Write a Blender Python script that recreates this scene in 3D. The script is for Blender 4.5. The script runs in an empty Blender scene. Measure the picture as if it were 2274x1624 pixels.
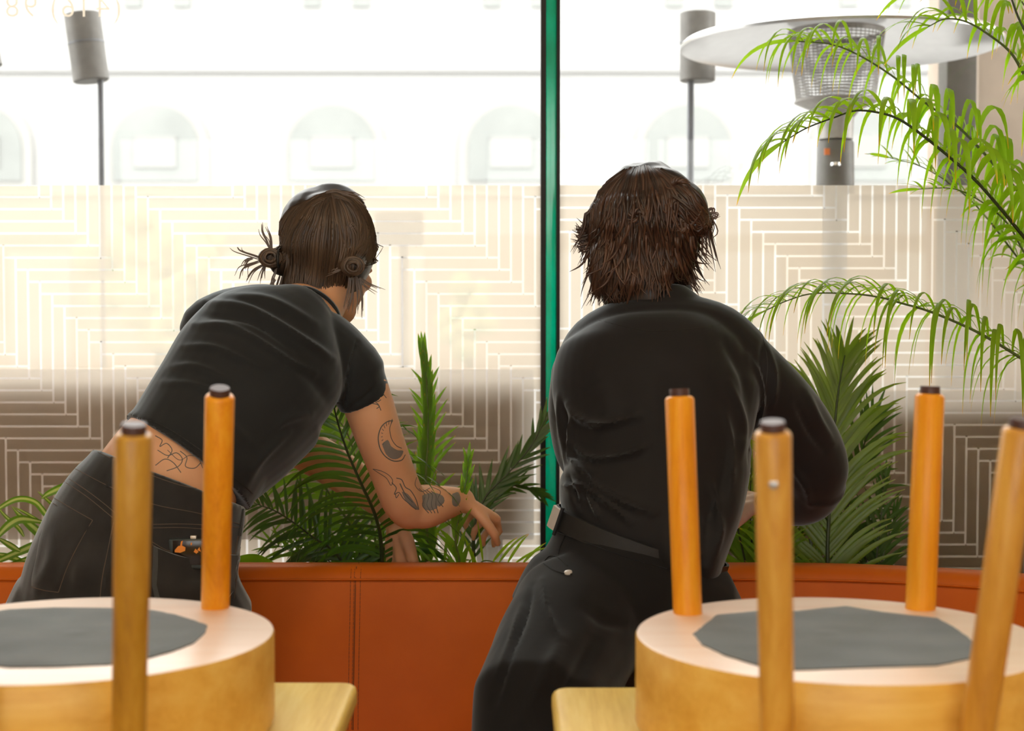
import bpy, bmesh, math, random
import numpy as np
from mathutils import Vector, Matrix, noise
from mathutils.bvhtree import BVHTree

C = bpy.context.scene.collection
S = bpy.context.scene
rnd = random.Random(7)

# ------------------------------------------------------------------ camera
HC = 1.213; FPX = 3400.0; PITCH = math.atan(132/3400)
cam_d = bpy.data.cameras.new('camera'); cam = bpy.data.objects.new('camera', cam_d); C.objects.link(cam)
cam.location = (0, 0, HC); cam.rotation_euler = (math.pi/2 - PITCH, 0, 0)
cam_d.sensor_width = 36; cam_d.lens = FPX/2274*36; cam_d.clip_start = .05; cam_d.clip_end = 300
cam_d.dof.use_dof = True; cam_d.dof.focus_distance = 2.62; cam_d.dof.aperture_fstop = 4.6
S.camera = cam
# ------------------------------------------------------------------ light
w = bpy.data.worlds.new('sky'); S.world = w; w.use_nodes = True
bgn = w.node_tree.nodes['Background']; bgn.inputs[0].default_value = (1.0, .985, .965, 1); bgn.inputs[1].default_value = 5.6
S.view_settings.view_transform = 'Standard'; S.view_settings.look = 'None'
S.view_settings.exposure = 0.0; S.view_settings.gamma = 1.0; S.view_settings.use_curve_mapping = False
S.cycles.max_bounces = 8; S.cycles.transparent_max_bounces = 16; S.cycles.use_denoising = True
S.cycles.sample_clamp_indirect = 6

CA, SA = math.cos(PITCH), math.sin(PITCH)
def W(px, py, Y):
    """point of the room seen at this spot of the view, Y metres in front of the camera"""
    dx = (px-1137)/FPX; dz = -(py-812)/FPX
    d = Vector((dx, CA + dz*SA, -SA + dz*CA))
    return Vector((0, 0, HC)) + d*(Y/d.y)
def proj(P):
    """numpy (n,3) -> px, py"""
    P = np.asarray(P) - np.array([0, 0, HC])
    f = P[:, 1]*CA - P[:, 2]*SA; u = P[:, 1]*SA + P[:, 2]*CA
    return 1137 + FPX*P[:, 0]/f, 812 - FPX*u/f
def R(px, Y): return px*Y/FPX

# ------------------------------------------------------------------ materials
def nmat(name):
    m = bpy.data.materials.new(name); m.use_nodes = True
    nt = m.node_tree; return m, nt, nt.nodes['Principled BSDF'], nt.nodes['Material Output']
def link(nt, a, b): nt.links.new(a, b)
def coords(nt, scale=(1, 1, 1), rot=(0, 0, 0)):
    tc = nt.nodes.new('ShaderNodeTexCoord'); mp = nt.nodes.new('ShaderNodeMapping')
    mp.inputs['Scale'].default_value = scale; mp.inputs['Rotation'].default_value = rot
    link(nt, tc.outputs['Object'], mp.inputs['Vector']); return mp.outputs['Vector']
def ramp(nt, src, stops):
    r = nt.nodes.new('ShaderNodeValToRGB'); el = r.color_ramp.elements
    while len(el) < len(stops): el.new(.5)
    for e, (p, c) in zip(el, stops): e.position = p; e.color = (*c, 1)
    link(nt, src, r.inputs['Fac']); return r.outputs['Color']
def noise_n(nt, vec, scale, detail=4, rough=.55, dist=0):
    n = nt.nodes.new('ShaderNodeTexNoise'); n.inputs['Scale'].default_value = scale
    n.inputs['Detail'].default_value = detail; n.inputs['Roughness'].default_value = rough
    n.inputs['Distortion'].default_value = dist
    link(nt, vec, n.inputs['Vector']); return n.outputs['Fac']
def bump(nt, p, src, strength, dist=.001):
    b = nt.nodes.new('ShaderNodeBump'); b.inputs['Strength'].default_value = strength
    b.inputs['Distance'].default_value = dist
    link(nt, src, b.inputs['Height']); link(nt, b.outputs['Normal'], p.inputs['Normal'])
def plain(name, col, rough=.5, metal=0, var=.12, scale=30, bmp=0, spec=.5):
    m, nt, p, o = nmat(name)
    v = coords(nt); f = noise_n(nt, v, scale)
    c0 = tuple(max(0, c*(1-var)) for c in col); c1 = tuple(min(1, c*(1+var)) for c in col)
    link(nt, ramp(nt, f, [(.3, c0), (.7, c1)]), p.inputs['Base Color'])
    p.inputs['Roughness'].default_value = rough; p.inputs['Metallic'].default_value = metal
    p.inputs['Specular IOR Level'].default_value = spec
    if bmp: bump(nt, p, f, bmp)
    return m
def wood(name, dark, mid, light, axis='Z', rough=.35, freq=1.0, coat=.2, swirl=.3, spec=.5):
    m, nt, p, o = nmat(name)
    k = {'X': (.06, 1, 1), 'Y': (1, .06, 1), 'Z': (1, 1, .06)}[axis]
    v = coords(nt, k)
    a = noise_n(nt, v, 60*freq, 6, .6, swirl); b = noise_n(nt, v, 420*freq, 3, .6)
    mx = nt.nodes.new('ShaderNodeMath'); mx.operation = 'MULTIPLY_ADD'; mx.inputs[1].default_value = .35
    link(nt, b, mx.inputs[0]); link(nt, a, mx.inputs[2])
    link(nt, ramp(nt, mx.outputs[0], [(.45, dark), (.66, mid), (.88, light)]), p.inputs['Base Color'])
    p.inputs['Roughness'].default_value = rough; p.inputs['Coat Weight'].default_value = coat
    p.inputs['Coat Roughness'].default_value = .25; p.inputs['Specular IOR Level'].default_value = spec
    bump(nt, p, b, .08, .0004)
    return m
def leafmat(name, base, tip, transl=.5, tipstart=.85, stripe=None):
    """two sided leaf: colour runs along the blade, light shines through"""
    m, nt, p, o = nmat(name); nt.nodes.remove(p)
    at = nt.nodes.new('ShaderNodeAttribute'); at.attribute_name = 'leaf'
    sep = nt.nodes.new('ShaderNodeSeparateColor'); link(nt, at.outputs['Color'], sep.inputs[0])
    v = coords(nt); f = noise_n(nt, v, 14)
    col = ramp(nt, sep.outputs[0], [(0, tuple(c*.9 for c in base)), (tipstart, base), (min(1, tipstart+.12), tip)])
    if stripe:
        c2 = ramp(nt, sep.outputs[1], [(.25, stripe), (.45, base)])
        mx = nt.nodes.new('ShaderNodeMixRGB'); mx.inputs[0].default_value = .75
        link(nt, col, mx.inputs[1]); link(nt, c2, mx.inputs[2]); col = mx.outputs[0]
    hs = nt.nodes.new('ShaderNodeHueSaturation'); link(nt, col, hs.inputs['Color'])
    mr = nt.nodes.new('ShaderNodeMapRange'); mr.inputs['To Min'].default_value = .75; mr.inputs['To Max'].default_value = 1.3
    link(nt, f, mr.inputs['Value']); link(nt, mr.outputs[0], hs.inputs['Value'])
    d = nt.nodes.new('ShaderNodeBsdfPrincipled'); d.inputs['Roughness'].default_value = .35
    d.inputs['Specular IOR Level'].default_value = .6
    link(nt, hs.outputs[0], d.inputs['Base Color'])
    t = nt.nodes.new('ShaderNodeBsdfTranslucent')
    g = nt.nodes.new('ShaderNodeMixRGB'); g.blend_type = 'MULTIPLY'; g.inputs[0].default_value = 1
    g.inputs[2].default_value = (1.5, 1.6, .35, 1); link(nt, hs.outputs[0], g.inputs[1]); link(nt, g.outputs[0], t.inputs[0])
    mi = nt.nodes.new('ShaderNodeMixShader'); mi.inputs[0].default_value = transl
    link(nt, d.outputs[0], mi.inputs[1]); link(nt, t.outputs[0], mi.inputs[2]); link(nt, mi.outputs[0], o.inputs[0])
    return m
def film_mat():
    m, nt, p, o = nmat('frosted_film'); nt.nodes.remove(p)
    tr = nt.nodes.new('ShaderNodeBsdfTransparent'); tr.inputs[0].default_value = (FT[0], FT[1], FT[2], 1)
    tl = nt.nodes.new('ShaderNodeBsdfTranslucent'); tl.inputs[0].default_value = (FL[0], FL[1], FL[2], 1)
    ad = nt.nodes.new('ShaderNodeAddShader'); link(nt, tr.outputs[0], ad.inputs[0]); link(nt, tl.outputs[0], ad.inputs[1])
    link(nt, ad.outputs[0], o.inputs[0]); return m
FT = (.20, .16, .12); FL = (.66, .60, .515)
def glass_mat(name, tint=(.97, .98, .97), gl=.05, rough=.0):
    m, nt, p, o = nmat(name); nt.nodes.remove(p)
    tr = nt.nodes.new('ShaderNodeBsdfTransparent'); tr.inputs[0].default_value = (*tint, 1)
    g = nt.nodes.new('ShaderNodeBsdfGlossy'); g.inputs['Roughness'].default_value = rough
    fr = nt.nodes.new('ShaderNodeFresnel'); fr.inputs[0].default_value = 1.3
    mi = nt.nodes.new('ShaderNodeMixShader'); link(nt, fr.outputs[0], mi.inputs[0])
    link(nt, tr.outputs[0], mi.inputs[1]); link(nt, g.outputs[0], mi.inputs[2]); link(nt, mi.outputs[0], o.inputs[0])
    return m
def green_mat():
    m, nt, p, o = nmat('green_glass_edge'); nt.nodes.remove(p)
    v = coords(nt, (1, 1, .5)); f = noise_n(nt, v, 9)
    c = ramp(nt, f, [(.35, (.0, .42, .27)), (.65, (.01, .68, .5))])
    tr = nt.nodes.new('ShaderNodeBsdfTransparent'); link(nt, c, tr.inputs[0])
    tl = nt.nodes.new('ShaderNodeBsdfTranslucent'); link(nt, c, tl.inputs[0])
    mi = nt.nodes.new('ShaderNodeMixShader'); mi.inputs[0].default_value = .5
    g = nt.nodes.new('ShaderNodeBsdfGlossy'); g.inputs['Roughness'].default_value = .15
    m2 = nt.nodes.new('ShaderNodeMixShader'); m2.inputs[0].default_value = .06
    link(nt, tr.outputs[0], mi.inputs[1]); link(nt, tl.outputs[0], mi.inputs[2])
    link(nt, mi.outputs[0], m2.inputs[1]); link(nt, g.outputs[0], m2.inputs[2]); link(nt, m2.outputs[0], o.inputs[0]); return m
def cloth(name, col, rough=.9, weave=900, sheen=.25, bmp=.25, var=.25, big=6):
    m, nt, p, o = nmat(name)
    v = coords(nt); f = noise_n(nt, v, weave, 2); g = noise_n(nt, v, big, 4)
    c = ramp(nt, g, [(.3, tuple(x*(1-var) for x in col)), (.7, tuple(x*(1+var) for x in col))])
    link(nt, c, p.inputs['Base Color']); p.inputs['Roughness'].default_value = rough
    p.inputs['Sheen Weight'].default_value = sheen; p.inputs['Sheen Roughness'].default_value = .4; p.inputs['Sheen Tint'].default_value = (.8, .92, 1, 1)
    p.inputs['Specular IOR Level'].default_value = .3
    bump(nt, p, f, bmp, .0006); return m
def skin_mat(name, a, b):
    m, nt, p, o = nmat(name)
    v = coords(nt); f = noise_n(nt, v, 9, 5); g = noise_n(nt, v, 300, 3)
    link(nt, ramp(nt, f, [(.3, a), (.7, b)]), p.inputs['Base Color'])
    p.inputs['Roughness'].default_value = .5; p.inputs['Subsurface Weight'].default_value = .15
    p.inputs['Subsurface Radius'].default_value = (.01, .004, .002); p.inputs['Subsurface Scale'].default_value = 1
    bump(nt, p, g, .1, .0004); return m

M = {}
M['seat_wood'] = wood('pale_beech_wood', (.72, .39, .06), (.82, .49, .095), (.88, .58, .14), 'X', .42, .7, .12, .3, .35)
M['lit_top_wood'] = wood('window_lit_wood', (.84, .62, .47), (.88, .69, .55), (.91, .75, .62), 'X', .4, .6, .3, .3, .5)  # paler copy of the seat wood, with window light painted into its colour
M['leg_orange'] = wood('orange_varnish_wood', (.70, .24, .006), (.84, .32, .010), (.90, .42, .025), 'Z', .38, .8, .1, .3, .3)
M['leg_brown'] = wood('brown_varnish_wood', (.34, .15, .015), (.50, .25, .025), (.62, .35, .05), 'Z', .35, .5, .15, 1.2, .35)
M['leg_tan'] = wood('tan_varnish_wood', (.50, .22, .03), (.66, .33, .05), (.76, .43, .08), 'Z', .35, .5, .12, .9, .35)
M['cap'] = plain('dark_brown_rubber', (.07, .028, .022), .45)
M['felt'] = cloth('grey_felt', (.075, .08, .075), .95, 500, .5, .5, .3, 9)
M['table'] = wood('yellow_ash_wood', (.70, .47, .08), (.82, .60, .13), (.88, .69, .20), 'Y', .45, .6, .05, .3, .3)
M['metal_dark'] = plain('dark_steel', (.05, .05, .05), .4, .8)
M['screw'] = plain('screw_steel', (.45, .42, .38), .35, .9)
def leather():
    m, nt, p, o = nmat('orange_leather')
    v = coords(nt); f = noise_n(nt, v, 5, 5); g = noise_n(nt, v, 260, 3)
    link(nt, ramp(nt, f, [(.3, (.54, .105, .001)), (.7, (.65, .142, .002))]), p.inputs['Base Color'])
    p.inputs['Roughness'].default_value = .5; p.inputs['Specular IOR Level'].default_value = .25; bump(nt, p, g, .25, .0005); return m
M['leather'] = leather()
M['thread'] = plain('dark_orange_thread', (.22, .06, .01), .7)
M['floor'] = wood('floor_planks', (.16, .10, .06), (.24, .16, .09), (.30, .2, .12), 'Y', .4, .3)
M['wall'] = plain('warm_plaster', (.62, .50, .36), .8, 0, .06, 4)
M['ceil'] = plain('pale_ceiling', (.78, .70, .58), .8, 0, .05, 4)
def frost_mat():
    m, nt, p, o = nmat('light_frost'); nt.nodes.remove(p)
    tr = nt.nodes.new('ShaderNodeBsdfTransparent'); tr.inputs[0].default_value = (.52, .51, .50, 1)
    tl = nt.nodes.new('ShaderNodeBsdfTranslucent'); tl.inputs[0].default_value = (.42, .42, .41, 1)
    df = nt.nodes.new('ShaderNodeBsdfDiffuse'); df.inputs[0].default_value = (.42, .405, .41, 1)
    ad = nt.nodes.new('ShaderNodeAddShader'); link(nt, tr.outputs[0], ad.inputs[0]); link(nt, tl.outputs[0], ad.inputs[1])
    a2 = nt.nodes.new('ShaderNodeAddShader'); link(nt, ad.outputs[0], a2.inputs[0]); link(nt, df.outputs[0], a2.inputs[1])
    link(nt, a2.outputs[0], o.inputs[0]); return m
M['frost'] = frost_mat()
M['film'] = film_mat(); M['glass'] = glass_mat('clear_glass'); M['green'] = green_mat()
M['gasket'] = plain('black_rubber', (.012, .013, .012), .6)
def vinyl():
    m, nt, p, o = nmat('cream_vinyl'); d = nt.nodes.new('ShaderNodeBsdfTranslucent'); d.inputs[0].default_value = (.60, .53, .44, 1)
    a = nt.nodes.new('ShaderNodeAddShader'); p.inputs['Base Color'].default_value = (.3, .26, .2, 1)
    link(nt, d.outputs[0], a.inputs[0]); link(nt, p.outputs[0], a.inputs[1]); link(nt, a.outputs[0], o.inputs[0]); return m
M['letter'] = vinyl()
M['soil'] = plain('dark_soil', (.05, .033, .02), .95, 0, .5, 60, .6)
M['planter'] = plain('brown_planter', (.09, .055, .035), .7)
M['pot'] = plain('grey_pot', (.12, .12, .11), .6)
M['facade'] = plain('white_stone', (.37, .367, .362), .8, 0, .02, .3)
M['facade_low'] = plain('beige_stone', (.29, .25, .20), .8, 0, .08, .4)
M['facade_win'] = plain('pale_window_glass', (.25, .26, .25), .5, 0, .15, .5)
M['facade_dim'] = plain('pale_blind', (.285, .285, .275), .7, 0, .03)
M['facade_trim'] = plain('cream_trim', (.33, .325, .31), .7, 0, .02, 1)
M['pavement'] = plain('pale_pavement', (.20, .195, .19), .85, 0, .06, 3)
M['board'] = plain('grey_brown_board', (.60, .53, .51), .7, 0, .18, 5)
M['board_dark'] = plain('dark_brown_board', (.40, .32, .28), .7, 0, .3, 4)
M['heater_grey'] = plain('grey_enamel', (.15, .142, .13), .5, .1)
M['heater_pole'] = plain('grey_steel', (.16, .165, .18), .45, .4)
M['steel'] = plain('bright_steel', (.78, .78, .78), .28, .85, .04)
M['mesh'] = plain('burner_mesh', (.4, .38, .36), .5, .5)
M['orange_lbl'] = plain('orange_sticker', (.8, .22, .06), .5)
M['pier'] = plain('brown_stone_pier', (.36, .29, .23), .85, 0, .15, 6, .3)
M['post'] = plain('dark_bronze_post', (.07, .062, .05), .5)
M['palm'] = leafmat('palm_leaf_lime', (.30, .50, .035), (.80, .42, .03), .62, .86)
M['palm_mid'] = leafmat('palm_leaf_green', (.17, .33, .04), (.60, .36, .05), .5, .92)
M['palm_dark'] = leafmat('palm_leaf_dark', (.055, .125, .025), (.16, .24, .03), .38, .9)
M['palm_yellow'] = leafmat('palm_leaf_yellow_green', (.16, .25, .025), (.32, .36, .03), .42, .9)
M['blade'] = leafmat('variegated_leaf', (.13, .27, .04), (.30, .40, .05), .4, .93, (.60, .66, .40))
M['stem'] = plain('green_stem', (.10, .15, .035), .5)
M['stem_dark'] = plain('dark_green_stem', (.035, .055, .015), .5)
M['shrub'] = plain('far_shrub_green', (.27, .34, .20), .8, 0, .3, 3)
M['tee'] = cloth('charcoal_cotton', (.014, .0165, .0185), .8, 900, .55, .2)
M['jeans'] = cloth('faded_black_denim', (.026, .026, .027), .85, 1400, .8, .5, .4, 12)
M['jeans_thread'] = plain('brown_thread', (.13, .095, .075), .8)
M['shirt'] = cloth('black_cotton', (.0085, .008, .009), .72, 900, .42, .15)
M['trouser'] = cloth('black_twill', (.0065, .0065, .0075), .85, 1200, .25, .2)
M['belt'] = plain('black_leather', (.010, .011, .012), .6, 0, .2, 80, .2)
M['buckle'] = plain('brushed_buckle', (.62, .60, .57), .4, .2, .05)
M['skin1'] = skin_mat('warm_skin', (.66, .34, .18), (.74, .41, .23))
M['skin2'] = skin_mat('light_skin', (.66, .42, .30), (.72, .48, .36))
M['ink'] = plain('faded_ink', (.115, .11, .10), .6)
M['ink_soft'] = plain('soft_ink_shading', (.21, .185, .16), .6)
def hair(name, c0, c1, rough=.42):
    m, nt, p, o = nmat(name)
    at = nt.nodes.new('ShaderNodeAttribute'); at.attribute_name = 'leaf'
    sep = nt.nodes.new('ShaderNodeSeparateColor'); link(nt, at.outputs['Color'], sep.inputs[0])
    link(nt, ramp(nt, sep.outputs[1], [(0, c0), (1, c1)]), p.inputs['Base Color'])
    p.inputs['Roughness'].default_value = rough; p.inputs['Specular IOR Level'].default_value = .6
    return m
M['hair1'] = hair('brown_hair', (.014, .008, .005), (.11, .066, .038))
M['hair2'] = hair('dark_brown_hair', (.008, .005, .004), (.095, .045, .026))
M['hair_tie'] = plain('pale_hair_clip', (.7, .62, .5), .5)
M['phone'] = plain('black_phone_case', (.04, .055, .06), .3)
M['phone_art'] = plain('phone_back', (.015, .008, .006), .15)
M['amber'] = plain('amber_print', (.85, .28, .03), .3)
M['chrome'] = plain('silver_plug', (.7, .66, .6), .35, .6)
M['eye'] = plain('eye_white', (.8, .78, .75), .3)

# ------------------------------------------------------------------ mesh helpers
def link_obj(name, me, parent=None, mat=None):
    o = bpy.data.objects.new(name, me); C.objects.link(o)
    if mat is not None: me.materials.append(M[mat] if isinstance(mat, str) else mat)
    if parent is not None: o.parent = parent; o.matrix_parent_inverse = Matrix.Translation(parent.location).inverted() if False else Matrix()
    return o
def fin(name, bm, mat, parent=None, smooth=True, angle=35):
    """link a bmesh as one object; geometry is given in world space and moved into the parent's frame"""
    off = Vector((0, 0, 0))
    q = parent
    while q is not None: off += q.location; q = q.parent
    if off.length: bmesh.ops.translate(bm, verts=bm.verts, vec=-off)
    me = bpy.data.meshes.new(name); bm.normal_update(); bm.to_mesh(me); bm.free()
    if smooth:
        me.polygons.foreach_set('use_smooth', [True]*len(me.polygons))
        try: me.set_sharp_from_angle(angle=math.radians(angle))
        except Exception: pass
    return link_obj(name, me, parent, mat)
def thing(name, label, cat, loc=(0, 0, 0), group=None):
    o = bpy.data.objects.new(name, None); C.objects.link(o); o.location = loc; o.empty_display_size = .05
    o['label'] = label; o['category'] = cat
    if group: o['group'] = group
    return o
def tag(o, label, cat, group=None, kind=None):
    if label: o['label'] = label
    if cat: o['category'] = cat
    if group: o['group'] = group
    if kind: o['kind'] = kind
    return o
def box(bm, lo, hi, bev=0, seg=2):
    lo = Vector(lo); hi = Vector(hi)
    r = bmesh.ops.create_cube(bm, size=1, matrix=Matrix.Translation((lo+hi)/2) @ Matrix.Diagonal((*(hi-lo), 1)))
    if bev:
        vs = r['verts']; es = list({e for v in vs for e in v.link_edges})
        bmesh.ops.bevel(bm, geom=es, offset=bev, segments=seg, affect='EDGES', profile=.5)
    return bm
def boxm(name, lo, hi, mat, parent=None, bev=0):
    bm = bmesh.new(); box(bm, lo, hi, bev); return fin(name, bm, mat, parent)
def frame_at(t, ref=Vector((0, 1, 0))):
    t = t.normalized()
    if abs(t.dot(ref)) > .93: ref = Vector((1, 0, 0))
    a = t.cross(ref).normalized(); b = a.cross(t).normalized(); return a, b
def tube(bm, pts, rad, seg=16, cap=True, ref=Vector((0, 1, 0)), dome=True):
    """closed tube; rad items are r or (a, b): a across the view, b in depth"""
    n = len(pts); rings = []
    pts = [Vector(p) for p in pts]
    rr = [(r, r) if not isinstance(r, (tuple, list)) else r for r in rad]
    def ring(c, a, b, ra, rb):
        return [bm.verts.new(c + a*ra*math.cos(2*math.pi*k/seg) + b*rb*math.sin(2*math.pi*k/seg)) for k in range(seg)]
    ts = []
    for i in range(n):
        t = pts[min(i+1, n-1)] - pts[max(i-1, 0)]; ts.append(t.normalized())
    fr = [frame_at(t, ref) for t in ts]
    for i in range(1, n):
        if fr[i][0].dot(fr[i-1][0]) < 0: fr[i] = (-fr[i][0], -fr[i][1])
    if cap and dome:
        a, b = fr[0]; ra, rb = rr[0]; m = min(ra, rb)
        for q in (.35, .7): pass
        rings.append(ring(pts[0]-ts[0]*m*.8, a, b, ra*.5, rb*.5)); rings.append(ring(pts[0]-ts[0]*m*.45, a, b, ra*.85, rb*.85))
    for i in range(n):
        rings.append(ring(pts[i], fr[i][0], fr[i][1], *rr[i]))
    if cap and dome:
        a, b = fr[-1]; ra, rb = rr[-1]; m = min(ra, rb)
        rings.append(ring(pts[-1]+ts[-1]*m*.45, a, b, ra*.85, rb*.85)); rings.append(ring(pts[-1]+ts[-1]*m*.8, a, b, ra*.5, rb*.5))
    for r0, r1 in zip(rings, rings[1:]):
        for k in range(seg):
            bm.faces.new((r0[k], r0[(k+1) % seg], r1[(k+1) % seg], r1[k]))
    if cap:
        bm.faces.new(list(reversed(rings[0]))); bm.faces.new(rings[-1])
    return rings
def spl(pts, m=6):
    """Catmull-Rom through tuples or vectors of any length"""
    P = [np.array(p, float) for p in pts]; P = [2*P[0]-P[1]] + P + [2*P[-1]-P[-2]]; out = []
    for i in range(1, len(P)-2):
        for k in range(m):
            t = k/m; a, b, c, d = P[i-1], P[i], P[i+1], P[i+2]
            out.append(.5*((2*b)+(-a+c)*t+(2*a-5*b+4*c-d)*t*t+(-a+3*b-3*c+d)*t**3))
    out.append(P[-2]); return out
def ptube(bm, rows, seg=20, m=5, **kw):
    """rows of (px, py, Y, half width in px, half depth in m)"""
    L = spl(rows, m)
    tube(bm, [W(r[0], r[1], r[2]) for r in L], [(R(r[3], r[2]), r[4]) for r in L], seg, **kw)
def ell(bm, c, r, rot=None, seg=20):
    mat = Matrix.Translation(c) @ (rot.to_4x4() if rot is not None else Matrix()) @ Matrix.Diagonal((*r, 1))
    bmesh.ops.create_uvsphere(bm, u_segments=seg, v_segments=seg//2+2, radius=1, matrix=mat)
def remesh(bm, voxel, smooth=6, fac=.6):
    """fuse overlapping closed shells into one continuous skin"""
    bmesh.ops.recalc_face_normals(bm, faces=bm.faces)
    me = bpy.data.meshes.new('tmp'); bm.to_mesh(me); bm.free()
    o = bpy.data.objects.new('tmp', me); C.objects.link(o)
    r = o.modifiers.new('r', 'REMESH'); r.mode = 'VOXEL'; r.voxel_size = voxel; r.use_smooth_shade = True
    if smooth:
        s = o.modifiers.new('s', 'SMOOTH'); s.factor = fac; s.iterations = smooth
    dg = bpy.context.evaluated_depsgraph_get(); dg.update()
    m2 = bpy.data.meshes.new_from_object(o.evaluated_get(dg))
    bpy.data.objects.remove(o); bpy.data.meshes.remove(me)
    b2 = bmesh.new(); b2.from_mesh(m2); bpy.data.meshes.remove(m2); return b2
def folds(bm, lines, noise_amp=0, noise_scale=12, both=False):
    """push cloth out (+) or in (-) along folds drawn as lines on the side that faces the room"""
    bm.normal_update(); bm.verts.ensure_lookup_table()
    co = np.array([v.co[:] for v in bm.verts]); no = np.array([v.normal[:] for v in bm.verts])
    x, y = proj(co); tocam = np.array([0, 0, HC]) - co; tocam /= np.linalg.norm(tocam, axis=1)[:, None]
    face = np.clip((no*tocam).sum(1)*2+.3, 0, 1)
    if both: face[:] = 1
    disp = np.zeros(len(co))
    for pts, wd, amp in lines:
        L = spl(pts, 5) if len(pts) > 2 else [np.array(p, float) for p in pts]
        best = np.full(len(co), 1e9); tt = np.zeros(len(co)); n = len(L)-1
        for i in range(n):
            a, b = L[i], L[i+1]; d = b-a; l2 = max(1e-6, d@d)
            t = np.clip(((x-a[0])*d[0]+(y-a[1])*d[1])/l2, 0, 1)
            q = (x-a[0]-t*d[0])**2+(y-a[1]-t*d[1])**2
            mk = q < best; best[mk] = q[mk]; tt[mk] = (i+t[mk])/n
        disp += 1.7*amp*np.exp(-best/(wd*wd))*np.sin(np.clip(tt, .04, .96)*math.pi)**.5*face
    for i, v in enumerate(bm.verts):
        d = disp[i]
        if noise_amp: d += noise_amp*noise.noise(Vector(co[i])*noise_scale)
        v.co += Vector(no[i])*d
    bm.normal_update()
def bvh_of(bm): return BVHTree.FromBMesh(bm)
ORG = Vector((0, 0, HC))
def hit(bvh, px, py):
    d = (W(px, py, 1) - ORG).normalized(); r = bvh.ray_cast(ORG, d)
    return (r[0], r[1]) if r[0] is not None else (None, None)
def seam(bm, bvh, pts, wpx=1.5, lift=.0006, m=6, th=.0006):
    """thin raised strip that follows a surface along a drawn line"""
    L = spl(pts, m) if len(pts) > 2 else [np.array(pts[0], float)*(1-t)+np.array(pts[1], float)*t for t in np.linspace(0, 1, m+1)]
    prev = None
    for i, p in enumerate(L):
        h, n = hit(bvh, p[0], p[1])
        if h is None: prev = None; continue
        if n.dot(ORG-h) < 0: n = -n
        q = L[min(i+1, len(L)-1)] - L[max(i-1, 0)]; tdir = Vector((q[0], 0, -q[1])).normalized()
        s = n.cross(tdir).normalized()*(wpx*h.y/FPX/2)
        c = [h-s-n*.0008, h-s*.8+n*(lift+th), h+s*.8+n*(lift+th), h+s-n*.0008]
        cur = [bm.verts.new(v) for v in c]
        if prev and (prev[1].co-cur[1].co).length < .05:
            for k in range(3): bm.faces.new((prev[k], prev[k+1], cur[k+1], cur[k]))
        prev = cur
def patch(bm, bvh, poly, lift=.001, grid=8):
    """a filled patch lying on a surface inside a drawn outline"""
    P = np.array(spl(poly+[poly[0]], 3)[:-1]); c = P.mean(0); rings = []
    for k in range(grid+1):
        f = k/grid; row = []
        for p in P:
            q = c+(p-c)*f; h, n = hit(bvh, q[0], q[1])
            if h is None: row.append(None); continue
            if n.dot(ORG-h) < 0: n = -n
            row.append(bm.verts.new(h+n*(lift if k < grid else -.0005)))
        rings.append(row)
    for a, b in zip(rings, rings[1:]):
        for k in range(len(P)):
            v = [a[k], a[(k+1) % len(P)], b[(k+1) % len(P)], b[k]]
            if None in v or (v[0].co-v[2].co).length > .05: continue
            bm.faces.new(v)

# ------------------------------------------------------------------ the room
WY = 3.4                       # the window plane
def struct(o): o['kind'] = 'structure'; return o
struct(boxm('floor', (-3.2, -4.0, -.12), (2.6, 3.46, 0), 'floor'))
struct(boxm('ceiling', (-3.2, -4.0, 3.5), (2.6, 3.46, 3.6), 'ceil'))
struct(boxm('wall_left', (-3.3, -4.0, 0), (-3.2, 3.46, 3.5), 'wall'))
struct(boxm('wall_right', (2.6, -4.0, 0), (2.7, 3.46, 3.5), 'wall'))
bm = bmesh.new()
for lo, hi in (((-3.3, -4.1, 0), (2.7, -4.0, 1.0)), ((-3.3, -4.1, 2.45), (2.7, -4.0, 3.6)), ((-3.3, -4.1, .35), (-2.8, -4.0, 2.75)), ((2.2, -4.1, .35), (2.7, -4.0, 2.75)), ((-.4, -4.1, .35), (-.2, -4.0, 2.75))):
    box(bm, lo, hi)
struct(fin('wall_back', bm, 'wall', smooth=False))
w3 = bpy.data.objects.new('window_3', None); C.objects.link(w3); w3.location = (-.3, -4.05, 1.0); struct(w3)  # unseen rear window, added so sky light fills the room from behind
boxm('glass_pane', (-2.8, -4.055, 1.0), (2.2, -4.048, 2.45), 'glass', w3)
bm = bmesh.new()
for x in (-2.8, -1.6, -.4, -.2, 1.0, 2.2): box(bm, (x-.03, -4.09, 1.0), (x+.03, -4.02, 2.45))
for z in (1.0, 2.42): box(bm, (-2.8, -4.09, z-.03), (2.2, -4.02, z+.03))
fin('window_frame', bm, 'post', w3, False)
struct(boxm('wall_front', (-3.3, 3.36, 3.42), (2.7, 3.48, 3.6), 'wall'))
struct(boxm('baseboard_front', (-3.2, 3.35, 0), (2.6, 3.45, .12), 'post'))

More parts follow.
